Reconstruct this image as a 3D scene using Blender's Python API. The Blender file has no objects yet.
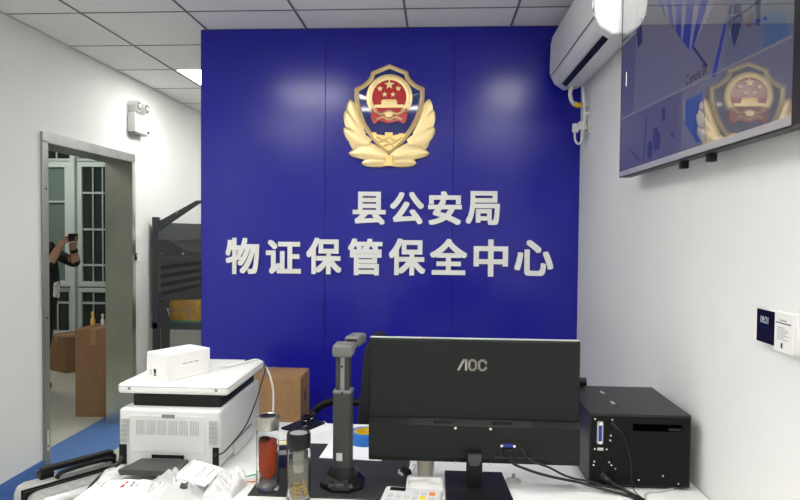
import bpy, bmesh, math, random
from mathutils import Vector, Matrix, noise
PI = math.pi
random.seed(7)
scene = bpy.context.scene
COL = scene.collection

# ------------------------------------------------------------------ camera
cam_d = bpy.data.cameras.new('camera')
cam_d.sensor_width = 36.0
cam_d.lens = 620.0 / 800.0 * 36.0
cam_d.clip_start = 0.05
cam = bpy.data.objects.new('camera', cam_d)
COL.objects.link(cam)
YAW, PITCH, ROLL = math.radians(3.491), math.radians(1.6935), math.radians(0.5)
f = Vector((-math.sin(YAW) * math.cos(PITCH), math.cos(YAW) * math.cos(PITCH), -math.sin(PITCH)))
r = Vector((math.cos(YAW), math.sin(YAW), 0))
u = r.cross(f)
r2 = math.cos(ROLL) * r + math.sin(ROLL) * u
u2 = -math.sin(ROLL) * r + math.cos(ROLL) * u
M4 = Matrix((r2, u2, -f)).transposed().to_4x4()
M4.translation = Vector((0, 0, 1.555))
cam.matrix_world = M4
scene.camera = cam

# ------------------------------------------------------------------ world, exposure
world = bpy.data.worlds.new('world')
scene.world = world
world.use_nodes = True
world.node_tree.nodes['Background'].inputs[0].default_value = (0.30, 0.36, 0.40, 1)
world.node_tree.nodes['Background'].inputs[1].default_value = 0.12
vs = scene.view_settings
vs.view_transform = 'Standard'
vs.look = 'None'
vs.gamma = 1.0
vs.use_curve_mapping = False
vs.exposure = 0.42
LIGHT_STRENGTH = 15.0      # ceiling panels of the room
CORRIDOR_STRENGTH = 12.0

# ------------------------------------------------------------------ materials
MATS = {}
def mat(name, col=(.8, .8, .8), rough=.5, metal=0.0, var=0.0, vscale=20.0, bump=0.0, bscale=80.0,
        emit=None, estr=0.0, trans=0.0, ior=1.45, alpha=1.0, spec=0.5, coat=0.0, coat_ior=1.5, stretch=None):
    if name in MATS:
        return MATS[name]
    m = bpy.data.materials.new(name)
    m.use_nodes = True
    nt = m.node_tree
    b = nt.nodes['Principled BSDF']
    b.inputs['Base Color'].default_value = (*col, 1)
    b.inputs['Roughness'].default_value = rough
    b.inputs['Metallic'].default_value = metal
    b.inputs['IOR'].default_value = ior
    b.inputs['Specular IOR Level'].default_value = spec
    b.inputs['Transmission Weight'].default_value = trans
    b.inputs['Alpha'].default_value = alpha
    b.inputs['Coat Weight'].default_value = coat
    b.inputs['Coat IOR'].default_value = coat_ior
    b.inputs['Coat Roughness'].default_value = 0.03
    if emit:
        b.inputs['Emission Color'].default_value = (*emit, 1)
        b.inputs['Emission Strength'].default_value = estr
    if var or bump:
        tc = nt.nodes.new('ShaderNodeTexCoord')
        mp = nt.nodes.new('ShaderNodeMapping')
        if stretch:
            mp.inputs['Scale'].default_value = stretch
        nt.links.new(tc.outputs['Object'], mp.inputs['Vector'])
    if var:
        n = nt.nodes.new('ShaderNodeTexNoise')
        n.inputs['Scale'].default_value = vscale
        n.inputs['Detail'].default_value = 3
        nt.links.new(mp.outputs['Vector'], n.inputs['Vector'])
        rp = nt.nodes.new('ShaderNodeValToRGB')
        rp.color_ramp.elements[0].position = .3
        rp.color_ramp.elements[1].position = .7
        rp.color_ramp.elements[0].color = (*[c * (1 - var) for c in col], 1)
        rp.color_ramp.elements[1].color = (*[min(1, c * (1 + var)) for c in col], 1)
        nt.links.new(n.outputs['Fac'], rp.inputs['Fac'])
        nt.links.new(rp.outputs['Color'], b.inputs['Base Color'])
    if bump:
        n2 = nt.nodes.new('ShaderNodeTexNoise')
        n2.inputs['Scale'].default_value = bscale
        nt.links.new(mp.outputs['Vector'], n2.inputs['Vector'])
        bp = nt.nodes.new('ShaderNodeBump')
        bp.inputs['Strength'].default_value = bump
        bp.inputs['Distance'].default_value = 0.002
        nt.links.new(n2.outputs['Fac'], bp.inputs['Height'])
        nt.links.new(bp.outputs['Normal'], b.inputs['Normal'])
    MATS[name] = m
    return m

WALL = mat('white_wall_paint', (.86, .86, .845), .75, var=.012, vscale=3, bump=.05, bscale=200, spec=.25)
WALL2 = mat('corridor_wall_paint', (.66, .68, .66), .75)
FLOOR = mat('beige_vinyl', (.50, .50, .43), .38, var=.06, vscale=60, bump=.02)
BLUEFLOOR = mat('blue_vinyl', (.085, .19, .45), .38, var=.14, vscale=45)
CEILTILE = mat('ceiling_tile', (.88, .89, .88), .8, var=.03, vscale=120, bump=.1, bscale=300, stretch=(1, 8, 1), spec=.2)
GRID = mat('ceiling_grid', (.16, .165, .165), .5)
BLUE = mat('blue_panel', (.0145, .0145, .35), .21, var=.02, vscale=2, spec=.48)
SEAM = mat('panel_seam', (.01, .01, .07), .6)
DARKBLUE = mat('panel_core', (.02, .02, .10), .6)
LETTER_SIDE = mat('letter_side', (.06, .06, .07), .5)
WHITE_LETTER = mat('letter_face', (.90, .90, .88), .45)
STEEL = mat('brushed_steel', (.36, .37, .36), .36, 1.0, var=.10, vscale=7, stretch=(1, 1, .12))
STEEL2 = mat('brushed_steel_lining', (.56, .57, .50), .28, 1.0, var=.15, vscale=3.0, stretch=(1, 1, .5))
CHROME = mat('polished_steel', (.75, .74, .72), .15, 1.0)
DESK = mat('white_laminate', (.82, .82, .81), .35, var=.01, vscale=30)
BLACK = mat('black_plastic', (.007, .007, .0075), .42, spec=.3)
BLACK_MET = mat('black_powder_coat', (.016, .017, .017), .42, var=.15, vscale=300, bump=.08, bscale=400)
MONITOR = mat('monitor_shell', (.0135, .015, .0145), .5, bump=.1, bscale=500, var=.05, vscale=200, spec=.25)
GLOSSBLACK = mat('glossy_black', (.008, .008, .009), .08)
DKGREY = mat('dark_grey_plastic', (.055, .056, .056), .4)
MIDGREY = mat('mid_grey_plastic', (.22, .22, .21), .42)
LTGREY = mat('light_grey_plastic', (.55, .55, .54), .45)
WHITEPL = mat('white_plastic', (.80, .80, .775), .38)
PRWHITE = mat('printer_shell', (.64, .65, .64), .4)
WHITECARD = mat('white_card', (.86, .855, .84), .5)
PAPER = mat('paper', (.86, .87, .88), .7)
CARD = mat('cardboard', (.37, .215, .10), .8, var=.09, vscale=30, stretch=(1, 1, .25))
CARD2 = mat('brown_carton', (.27, .15, .075), .75, var=.08, vscale=24, stretch=(1, 1, .2))
TAPE = mat('parcel_tape', (.34, .21, .10), .35)
YCARD = mat('yellow_carton', (.42, .24, .05), .7, var=.2, vscale=25)
BENCH = mat('bench_grey', (.045, .052, .054), .45)
GREENMAT = mat('green_mat', (.02, .16, .09), .6)
GOLD = mat('gold', (.90, .64, .25), .34, .72, bump=.4, bscale=120)
GOLD2 = mat('gold_light', (.95, .74, .38), .34, .65, bump=.4, bscale=150)
RED = mat('red_enamel', (.55, .012, .02), .2, coat=.3)
ENAMEL = mat('blue_enamel', (.018, .03, .22), .08, coat=.6)
BLUETAPE = mat('blue_tape', (.02, .17, .60), .35)
YELLOW = mat('yellow_plastic', (.80, .55, .03), .5)
SKIN = mat('skin', (.42, .24, .16), .55)
CLOTH = mat('black_cloth', (.010, .010, .013), .85)
HAIR = mat('black_hair', (.01, .009, .008), .6)
MATM = mat('black_leather', (.022, .025, .024), .55, var=.2, vscale=120, bump=.15, bscale=300)
FRAMEG = mat('window_frame', (.52, .59, .56), .45)
GLASSD = mat('dark_window_glass', (.018, .026, .023), .06, spec=.6)
GLASSL = mat('grey_green_glass', (.14, .19, .17), .12, spec=.6)
BARM = mat('window_bars', (.50, .55, .52), .4, .2)
RUBBER = mat('cable_black', (.012, .012, .012), .5)
CABLEW = mat('cable_white', (.78, .78, .74), .45)
SILVER = mat('silver_shell', (.50, .50, .49), .35, .55)
LINK = mat('print_black', (.03, .03, .03), .6)
PRINTG = mat('print_grey', (.35, .35, .36), .6)
REDINK = mat('print_red', (.55, .03, .05), .6)
GREENINK = mat('print_green', (.03, .32, .12), .6)
ORANGE = mat('orange_plastic', (.75, .2, .03), .4)
def glass(name, col, rough=.02, ior=1.25):
    return mat(name, col, rough, trans=1.0, ior=ior)
BOTTLE = glass('bottle_glass', (.97, .98, .97), .01, 1.16)
THICKGLASS = mat('thick_glass', (.45, .46, .44), .10, alpha=.35, spec=.9)
TEA = mat('red_tea', (.50, .07, .02), .10, trans=.45, ior=1.15)
TEADARK = mat('dark_tea', (.06, .02, .012), .3)
FILM = mat('clear_film', (.86, .87, .87), .16, alpha=.38, spec=.8)
PACKET = mat('white_packet', (.84, .83, .82), .32, spec=.6)
NAVY = mat('navy_carton', (.012, .014, .05), .4)
CUP = mat('beige_cup', (.52, .49, .40), .45)

# ------------------------------------------------------------------ helpers
def box(bm, x0, x1, y0, y1, z0, z1, bev=0.0, seg=2):
    vs_ = [bm.verts.new(p) for p in ((x0, y0, z0), (x1, y0, z0), (x1, y1, z0), (x0, y1, z0),
                                     (x0, y0, z1), (x1, y0, z1), (x1, y1, z1), (x0, y1, z1))]
    fs = [bm.faces.new([vs_[i] for i in q]) for q in
          ((3, 2, 1, 0), (4, 5, 6, 7), (0, 1, 5, 4), (1, 2, 6, 5), (2, 3, 7, 6), (3, 0, 4, 7))]
    if bev:
        es = {e for f_ in fs for e in f_.edges}
        bmesh.ops.bevel(bm, geom=list(es), offset=bev, segments=seg, profile=.5, affect='EDGES')
    return vs_

def B(*a, bev=0.0, seg=2):
    bm = bmesh.new()
    box(bm, *a, bev=bev, seg=seg)
    return bm

def cyl(bm, p0, p1, r0, r1=None, n=20, cap=True):
    p0, p1 = Vector(p0), Vector(p1)
    r1 = r0 if r1 is None else r1
    d = (p1 - p0).normalized()
    a = d.orthogonal().normalized()
    b = d.cross(a)
    A = [bm.verts.new(p0 + (a * math.cos(t) + b * math.sin(t)) * r0) for t in [2 * PI * i / n for i in range(n)]]
    Z = [bm.verts.new(p1 + (a * math.cos(t) + b * math.sin(t)) * r1) for t in [2 * PI * i / n for i in range(n)]]
    for i in range(n):
        bm.faces.new((A[i], A[(i + 1) % n], Z[(i + 1) % n], Z[i]))
    if cap:
        bm.faces.new(A[::-1])
        bm.faces.new(Z)

def C(p0, p1, r0, r1=None, n=20):
    bm = bmesh.new()
    cyl(bm, p0, p1, r0, r1, n)
    return bm

def lathe(prof, n=28, cx=0, cy=0):
    """prof: list of (radius, z) from bottom to top."""
    bm = bmesh.new()
    rings = []
    for rr, z in prof:
        if rr < 1e-5:
            rings.append([bm.verts.new((cx, cy, z))])
        else:
            rings.append([bm.verts.new((cx + rr * math.cos(2 * PI * i / n), cy + rr * math.sin(2 * PI * i / n), z)) for i in range(n)])
    for a, b in zip(rings, rings[1:]):
        for i in range(n):
            j = (i + 1) % n
            if len(a) == 1 and len(b) == 1:
                continue
            if len(a) == 1:
                bm.faces.new((a[0], b[j], b[i]))
            elif len(b) == 1:
                bm.faces.new((a[i], a[j], b[0]))
            else:
                bm.faces.new((a[i], a[j], b[j], b[i]))
    return bm

def spline(pts, k=6):
    P = [Vector(p) for p in pts]
    if len(P) < 3:
        return P
    out = []
    Q = [P[0] * 2 - P[1]] + P + [P[-1] * 2 - P[-2]]
    for i in range(1, len(Q) - 2):
        p0, p1, p2, p3 = Q[i - 1], Q[i], Q[i + 1], Q[i + 2]
        for j in range(k):
            t = j / k
            out.append(.5 * ((2 * p1) + (p2 - p0) * t + (2 * p0 - 5 * p1 + 4 * p2 - p3) * t * t + (3 * p1 - p0 - 3 * p2 + p3) * t ** 3))
    out.append(P[-1])
    return out

def tube(pts, rad, n=8, k=6, bm=None, smooth=True):
    bm = bm or bmesh.new()
    P = spline(pts, k) if smooth else [Vector(p) for p in pts]
    rings = []
    nrm = None
    for i, p in enumerate(P):
        d = (P[min(i + 1, len(P) - 1)] - P[max(i - 1, 0)]).normalized()
        if nrm is None:
            nrm = d.orthogonal().normalized()
        nrm = (nrm - d * nrm.dot(d))
        nrm = nrm.normalized() if nrm.length > 1e-6 else d.orthogonal().normalized()
        b = d.cross(nrm)
        rr = rad(i / (len(P) - 1)) if callable(rad) else rad
        rings.append([bm.verts.new(p + (nrm * math.cos(2 * PI * j / n) + b * math.sin(2 * PI * j / n)) * rr) for j in range(n)])
    for a, b in zip(rings, rings[1:]):
        for j in range(n):
            bm.faces.new((a[j], a[(j + 1) % n], b[(j + 1) % n], b[j]))
    bm.faces.new(rings[0][::-1])
    bm.faces.new(rings[-1])
    return bm

def prism(poly, d0, d1, axis='Y', bev=0.0, bm=None):
    """poly of (a,b): axis Y -> (x,z), X -> (y,z), Z -> (x,y)."""
    bm = bm or bmesh.new()
    def P(a, b, d):
        return (a, d, b) if axis == 'Y' else ((d, a, b) if axis == 'X' else (a, b, d))
    A = [bm.verts.new(P(a, b, d0)) for a, b in poly]
    Z = [bm.verts.new(P(a, b, d1)) for a, b in poly]
    fs = [bm.faces.new(A), bm.faces.new(Z[::-1])]
    n = len(poly)
    for i in range(n):
        fs.append(bm.faces.new((A[i], Z[i], Z[(i + 1) % n], A[(i + 1) % n])))
    bmesh.ops.recalc_face_normals(bm, faces=fs)
    if bev:
        es = [e for e in fs[0].edges] + [e for e in fs[1].edges]
        bmesh.ops.bevel(bm, geom=es, offset=bev, segments=2, profile=.5, affect='EDGES')
    return bm

def obj(name, bm, m, parent=None, smooth=False, loc=None, rot=None):
    me = bpy.data.meshes.new(name)
    if isinstance(bm, bpy.types.Mesh):
        me = bm
    else:
        bmesh.ops.recalc_face_normals(bm, faces=bm.faces[:])
        bm.to_mesh(me)
        bm.free()
    if m is not None:
        me.materials.append(m)
    if smooth:
        for p in me.polygons:
            p.use_smooth = True
        try:
            me.set_sharp_from_angle(angle=math.radians(40))
        except Exception:
            pass
    o = bpy.data.objects.new(name, me)
    COL.objects.link(o)
    if parent:
        o.parent = parent
    if loc:
        o.location = loc
    if rot:
        o.rotation_euler = rot
    return o

def tag(o, label, cat, group=None, kind=None):
    o['label'] = label
    o['category'] = cat
    if group:
        o['group'] = group
    if kind:
        o['kind'] = kind
    return o

def thing(name, label, cat, loc=(0, 0, 0), rotz=0, group=None):
    o = bpy.data.objects.new(name, None)
    o.empty_display_size = .05
    COL.objects.link(o)
    o.location = loc
    o.rotation_euler = (0, 0, rotz)
    return tag(o, label, cat, group)

def struct(name, bm, m, label=None):
    o = obj(name, bm, m)
    o['kind'] = 'structure'
    if label:
        o['label'] = label
    return o

def text_mesh(s, size=1.0, offset=0.0, extrude=0.0, res=6):
    c = bpy.data.curves.new('txt', 'FONT')
    c.body = s
    c.size = size
    c.offset = offset
    c.extrude = extrude
    c.resolution_u = res
    o = bpy.data.objects.new('txt', c)
    COL.objects.link(o)
    bpy.context.view_layer.update()
    dg = bpy.context.evaluated_depsgraph_get()
    me = bpy.data.meshes.new_from_object(o.evaluated_get(dg))
    bpy.data.objects.remove(o)
    bpy.data.curves.remove(c)
    return me

def bbox(me):
    xs = [v.co.x for v in me.vertices]; ys = [v.co.y for v in me.vertices]; zs = [v.co.z for v in me.vertices]
    return min(xs), max(xs), min(ys), max(ys), min(zs), max(zs)

def text_part(name, s, width, height, M, m, parent, offset=0.0, thick=.0006):
    """text fitted to width x height, centred at origin in its XY plane, then placed by M."""
    me = text_mesh(s, 1.0, offset, .05)
    x0, x1, y0, y1, z0, z1 = bbox(me)
    S = Matrix.Diagonal((width / (x1 - x0), height / (y1 - y0), thick / (z1 - z0), 1)) @ Matrix.Translation((-(x0 + x1) / 2, -(y0 + y1) / 2, -(z0 + z1) / 2))
    me.transform(M @ S)
    return obj(name, me, m, parent)

def facing(axis, loc):
    """matrix taking text XY plane to a world plane. '-Y': seen from -Y; '-X': seen from -X; '+Z' from above."""
    if axis == '-Y':
        R = Matrix(((1, 0, 0), (0, 0, -1), (0, 1, 0))).to_4x4()
    elif axis == '-X':
        R = Matrix(((0, 0, -1), (-1, 0, 0), (0, 1, 0))).to_4x4()
    elif axis == '+X':
        R = Matrix(((0, 0, 1), (1, 0, 0), (0, 1, 0))).to_4x4()
    else:
        R = Matrix.Identity(4)
    return Matrix.Translation(loc) @ R

# ------------------------------------------------------------------ room dimensions
XL, XR = -2.43, 0.815
YB = 3.66            # blue wall
YF, YN = 6.9, -2.0   # far wall of the alcove, wall behind the camera
H = 2.752
D0, D1, DH = 3.714, 4.774, 2.095   # doorway in the left wall
LT = .20             # left wall thickness

fl = struct('floor', B(-6.2, XR + .1, YN - .1, 7.5, -.08, 0), FLOOR, 'beige vinyl floor with blue inlaid strips')
for (a, b, c, d) in ((-2.73, -2.26, 3.91, 6.88), (XL, -2.18, YN, 3.91)):
    obj('blue_floor_strip', B(a, b, c, d, .0, .0015), BLUEFLOOR, fl)

bm = bmesh.new()
box(bm, XL - LT, XL, YN, D0, 0, H)
box(bm, XL - LT, XL, D1, YF, 0, H)
box(bm, XL - LT, XL, D0, D1, DH, H)
struct('wall_left', bm, WALL, 'white side wall with a steel-framed doorway')
struct('wall_right', B(XR, XR + .1, YN, YF, 0, H), WALL, 'white side wall carrying the television')
struct('wall_far', B(XL, XR, YF, YF + .1, 0, H), WALL, 'white wall behind the blue partition')
struct('wall_front', B(XL, XR, YN - .1, YN, 0, H), WALL, 'white wall opposite the blue partition')
bm = bmesh.new()
box(bm, XL + .0, XL + .008, YN, D0 - .052, 0, .122)
struct('baseboard_left', bm, BLUEFLOOR, 'blue vinyl baseboard')
struct('baseboard_far', B(XL, XL + .008, D1 + .06, YF, 0, .122), BLUEFLOOR, 'blue vinyl baseboard past the doorway')
struct('baseboard_right', B(XR - .008, XR, YN, YB, 0, .122), BLUEFLOOR, 'blue vinyl baseboard below the television wall')

# blue partition of three panels
wb = struct('wall_back', B(-1.418, XR, YB + .004, YB + .10, 0, H), DARKBLUE, 'glossy blue partition wall made of three panels')
pe = [-1.42, -.672, .086, XR]
for i in range(3):
    obj('wall_panel', B(pe[i] + (.0012 if i else 0), pe[i + 1] - .0012, YB - .006, YB + .004, .0, H - .006, bev=.0008, seg=1), BLUE, wb)
obj('edge_strip', B(-1.424, -1.42, YB - .006, YB + .102, 0, H - .006), SEAM, wb)

# ceiling: slab, grid bars, single tiles
ce = struct('ceiling', B(XL - LT, XR + .1, YN - .1, YF + .1, H + .03, H + .12), WALL, 'suspended ceiling of square grey-white tiles')
gx = [XL, -1.99, -1.39, -.79, -.19, .41, XR]
gy = [-2.0] + [3.36 + .6 * k for k in range(-8, 6)] + [YF]
LIGHTS = {(2, 1.56), (5, 1.56), (3, -.24), (1, -.24), (5, -.24), (1, 4.56), (2, 5.76)}  # last one, behind the partition, is an unseen panel added to brighten the passage
lit = []
full = None
for i in range(6):
    for j in range(len(gy) - 1):
        x0, x1, y0, y1 = gx[i], gx[i + 1], gy[j], gy[j + 1]
        if x1 - x0 < .02 or y1 - y0 < .02:
            continue
        if any(abs(y0 - ly) < .01 and i == li for li, ly in LIGHTS):
            lit.append((x0, x1, y0, y1))
            continue
        w, d = x1 - x0, y1 - y0
        if abs(w - .6) < .001 and abs(d - .6) < .001:
            if full is None:
                full = obj('ceiling_tile', B(-.295, .295, -.295, .295, 0, .012, bev=.002, seg=1), CEILTILE, ce, loc=((x0 + x1) / 2, (y0 + y1) / 2, H))
            else:
                o = full.copy(); COL.objects.link(o); o.location = ((x0 + x1) / 2, (y0 + y1) / 2, H)
        else:
            obj('ceiling_tile', B(x0 + .005, x1 - .005, y0 + .005, y1 - .005, H, H + .012), CEILTILE, ce)
for x in gx[1:-1]:
    obj('grid_bar', B(x - .006, x + .006, YN, YF, H - .003, H + .004), GRID, ce)
for y in gy[1:-1]:
    obj('grid_bar', B(XL, XR, y - .004, y + .004, H - .0022, H + .003), GRID, ce)
obj('edge_trim', B(XL, XL + .012, YN, YF, H - .003, H + .003), LTGREY, ce)

PANEL = mat('led_diffuser', (.9, .9, .9), .5, emit=(1.0, .985, .95), estr=LIGHT_STRENGTH)
PANELC = mat('corridor_led_diffuser', (.9, .9, .9), .5, emit=(1.0, .99, .93), estr=CORRIDOR_STRENGTH)
LBL = {(2, 1.56): 'square lit ceiling panel in front of the blue wall over the desk', (5, 1.56): 'narrow lit ceiling panel beside the television wall near the blue wall',
       (1, 4.56): 'square lit ceiling panel in the passage past the blue wall', (2, 5.76): 'added square lit ceiling panel, unseen behind the blue partition',
       (3, -.24): 'square lit ceiling panel over the middle of the room away from the blue wall',
       (1, -.24): 'square lit ceiling panel on the doorway side away from the blue wall', (5, -.24): 'narrow lit ceiling panel on the television side away from the blue wall'}
for (x0, x1, y0, y1) in lit:
    i = min(range(6), key=lambda k: abs(gx[k] - x0))
    lab = LBL[(i, round(y0, 2))]
    t = thing('ceiling_light', lab, 'light', ((x0 + x1) / 2, (y0 + y1) / 2, H), group='ceiling light panels')
    w, d = (x1 - x0) / 2 - .007, (y1 - y0) / 2 - .005
    obj('diffuser', B(-w + .012, w - .012, -d + .012, d - .012, .004, .010), PANEL, t)
    bm = bmesh.new()
    box(bm, -w, w, -d, -d + .012, 0, .012); box(bm, -w, w, d - .012, d, 0, .012)
    box(bm, -w, -w + .012, -d + .012, d - .012, 0, .012); box(bm, w - .012, w, -d + .012, d - .012, 0, .012)
    obj('frame', bm, WHITEPL, t)

# ------------------------------------------------------------------ doorway
d1 = struct('door_1', B(XL - LT - .008, XL + .016, D0 - .052, D0 + .004, 0, DH + .004, bev=.003, seg=1), STEEL, 'brushed stainless steel door frame lining a thick wall')
obj('door_jamb', B(XL - LT - .008, XL + .016, D1 - .004, D1 + .052, 0, DH + .004, bev=.003, seg=1), STEEL2, d1)
obj('door_header', B(XL - LT - .008, XL + .016, D0 - .052, D1 + .052, DH - .012, DH + .056, bev=.003, seg=1), STEEL, d1)
obj('strike_plate', B(XL + .0165, XL + .018, D0 - .035, D0 - .015, .17, .30), CHROME, d1)
for z in (.2, 1.0, 1.8):
    obj('screw', C((XL + .015, D0 - .025, z), (XL + .019, D0 - .025, z), .006, n=10), BLACK, d1)

# corridor beyond the doorway
XC = -6.0
struct('wall_corridor', B(XC - .1, XC, 1.5, 7.4, 0, H), WALL2, 'pale wall across the corridor')
struct('wall_corridor_near', B(XC, XL - LT, 1.4, 1.5, 0, H), WALL2, 'pale wall closing the corridor')
bm = bmesh.new()
YW = 7.2
box(bm, XC, XL - LT, YW, YW + .12, 0, .20)
box(bm, XC, XL - LT, YW, YW + .12, 2.58, H)
box(bm, XC, -5.3, YW, YW + .12, .20, 2.58)
box(bm, -2.9, XL - LT, YW, YW + .12, .20, 2.58)
struct('wall_corridor_end', bm, WALL2, 'pale corridor end wall around tall windows')
struct('ceiling_corridor', B(XC - .1, XL - LT, 1.4, 7.4, H, H + .1), WALL2, 'plain corridor ceiling')
for (cx, cy, lb) in ((-3.5, 3.6, 'lit ceiling panel of the corridor beside the doorway'), (-4.4, 6.3, 'lit ceiling panel of the corridor before the tall windows')):
    t = thing('ceiling_light', lb, 'light', (cx, cy, H), group='corridor light panels')
    obj('diffuser', B(-.29, .29, -.29, .29, -.010, -.002), PANELC, t)
    obj('frame', B(-.3, .3, -.3, .3, -.006, -.0005), WHITEPL, t)
# windows
def window(name, x0, x1, z0, z1, pane_m, vb, hb, lab, fw=.055, y=YW + .02):
    bm = bmesh.new()
    box(bm, x0, x1, y, y + .06, z0, z0 + fw, bev=.004, seg=1); box(bm, x0, x1, y, y + .06, z1 - fw, z1, bev=.004, seg=1)
    box(bm, x0, x0 + fw, y, y + .06, z0 + fw, z1 - fw, bev=.004, seg=1); box(bm, x1 - fw, x1, y, y + .06, z0 + fw, z1 - fw, bev=.004, seg=1)
    w = struct(name, bm, FRAMEG, lab)
    obj('pane', B(x0 + fw, x1 - fw, y + .035, y + .041, z0 + fw, z1 - fw), pane_m, w)
    for x in vb:
        obj('security_bar', C((x, y + .02, z0 + fw), (x, y + .02, z1 - fw), .009, n=8), BARM, w)
    for z in hb:
        obj('glazing_bar', B(x0 + fw, x1 - fw, y + .012, y + .03, z - .012, z + .012), BARM, w)
    return w
window('window_1', -4.98, -4.40, .86, 2.36, GLASSL, (), (1.88,), 'tall grey framed window leaf of pale glass at the corridor end', .07, YW - .02)
window('window_2', -4.34, -3.74, .86, 2.36, GLASSD, (-4.15, -4.03, -3.90), (1.99, 1.55, 1.12), 'tall barred window of dark glass at the corridor end', .06)
window('window_3', -4.98, -4.40, .27, .84, GLASSD, (-4.60, -4.80), (.66,), 'low dark window under the pale glass leaf', .05)
window('window_4', -4.34, -3.74, .27, .84, GLASSD, (-4.15, -3.98), (.66,), 'low dark window under the barred window', .05)
window('window_5', -4.98, -4.40, 2.37, 2.57, GLASSD, (-4.6,), (), 'narrow top light over the pale glass leaf', .03)
window('window_6', -4.34, -3.74, 2.37, 2.57, GLASSD, (-4.03,), (), 'narrow top light over the barred window', .03)
window('window_7', -3.70, -2.95, .27, 2.57, GLASSD, (-3.5, -3.3, -3.1), (1.99, 1.55, 1.12, .66), 'tall barred window of dark glass beside the corridor wall', .06)
bm = bmesh.new()
box(bm, -5.3, -2.9, YW, YW + .1, .20, .28)
box(bm, -4.40, -4.34, YW - .03, YW + .08, .20, 2.6, bev=.006, seg=1)
box(bm, -3.74, -3.70, YW, YW + .08, .20, 2.6)
box(bm, -5.3, -4.98, YW, YW + .08, .20, 2.6)
struct('trim_1', bm, FRAMEG, 'grey window mullions and sill at the corridor end')

# ------------------------------------------------------------------ lettering on the blue wall
PXM = 3.64 / 620
YL = YB - .006
letters = [  # glyph, centre x, centre z, width px, height px, label
    ('县', -.406, 1.692, 33.5, 33, 'white raised character for county, opening the upper row on the blue wall'),
    ('公', -.183, 1.694, 34, 32, 'white raised character for public, second in the upper row on the blue wall'),
    ('安', .039, 1.695, 33.5, 33.5, 'white raised character for peace, third in the upper row on the blue wall'),
    ('局', .259, 1.697, 33.5, 33.5, 'white raised character for bureau, ending the upper row on the blue wall'),
    ('物', -1.165, 1.402, 35, 37, 'white raised character for object, opening the lower row on the blue wall'),
    ('证', -.917, 1.399, 36, 34.5, 'white raised character for proof, second in the lower row on the blue wall'),
    ('保', -.674, 1.407, 36, 37, 'white raised character for keep, third in the lower row on the blue wall'),
    ('管', -.428, 1.404, 35, 37, 'white raised character with a bamboo top, fourth in the lower row on the blue wall'),
    ('保', -.180, 1.407, 36.5, 37, 'white raised character for keep, fifth in the lower row on the blue wall'),
    ('全', .063, 1.410, 37, 36, 'white raised character for whole, sixth in the lower row on the blue wall'),
    ('中', .309, 1.406, 34, 37, 'white raised character for centre, a box with a long stem, in the lower row'),
    ('心', .557, 1.409, 38, 35.5, 'white raised character for heart, four loose strokes ending the lower row'),
]
for g, x, z, w, h, lab in letters:
    src = text_mesh(g, 1.0, 0, .05, 4)
    bm = bmesh.new()
    K = .029
    for q, (sx, sy) in enumerate(((0, 0), (1, 1), (-1, 1), (1, -1), (-1, -1), (1, 0), (-1, 0), (0, 1), (0, -1))):
        cp = src.copy()
        cp.transform(Matrix.Translation((sx * K, sy * K, 0)) @ Matrix.Diagonal((1, 1, 1 - q * .0015, 1)))
        bm.from_mesh(cp)
        bpy.data.meshes.remove(cp)
    me = bpy.data.meshes.new('raised_letter')
    bm.to_mesh(me)
    bm.free()
    a0, a1, b0, b1, c0, c1 = bbox(me)
    S = Matrix.Diagonal((w * PXM / (a1 - a0), h * PXM / (b1 - b0), .016 / (c1 - c0), 1)) @ Matrix.Translation((-(a0 + a1) / 2, -(b0 + b1) / 2, -(c0 + c1) / 2))
    me.transform(Matrix(((1, 0, 0), (0, 0, -1), (0, 1, 0))).to_4x4() @ S)
    me.materials.append(WHITE_LETTER)
    me.materials.append(LETTER_SIDE)
    for p in me.polygons:
        p.material_index = 0 if abs(p.normal.y) > .5 else 1
    o = obj('raised_letter', me, None, loc=(x, YL - .0085, z))
    tag(o, lab, 'letter', 'raised letters on the blue wall')

# ------------------------------------------------------------------ gold emblem
EM = thing('shield_emblem', 'gold shield emblem with red disc and leaf wreath on the blue wall', 'emblem', (-.291, YL, 2.235))
ES = .001515
def E(pts):
    return [((x - 227) * ES, (250 - y) * ES) for x, y in pts]
def mirror(pts):
    return [(454 - x, y) for x, y in pts][::-1]
def catmull2(pts, k=5):
    return [(p.x, p.y) for p in spline([(a, b, 0) for a, b in pts], k)]
half = [(227, 57), (298, 86)] + catmull2([(298, 86), (306, 110), (330, 132), (362, 148)], 4)[1:] + catmull2([(362, 148), (360, 200), (338, 275), (300, 335), (262, 375), (227, 402)], 5)[1:]
shield = half + [(454 - x, y) for x, y in half[-2:0:-1]]
def shrink(pts, k, cx=227, cy=215):
    # inward offset of a closed polygon
    out = []
    n = len(pts)
    for i in range(n):
        p0, p1, p2 = Vector(pts[i - 1]), Vector(pts[i]), Vector(pts[(i + 1) % n])
        t = ((p1 - p0).normalized() + (p2 - p1).normalized())
        t = t.normalized() if t.length > 1e-6 else (p2 - p1).normalized()
        nn = Vector((-t.y, t.x))
        out.append((p1.x + nn.x * k, p1.y + nn.y * k))
    return out
inner = shrink(shield, 17)
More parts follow.
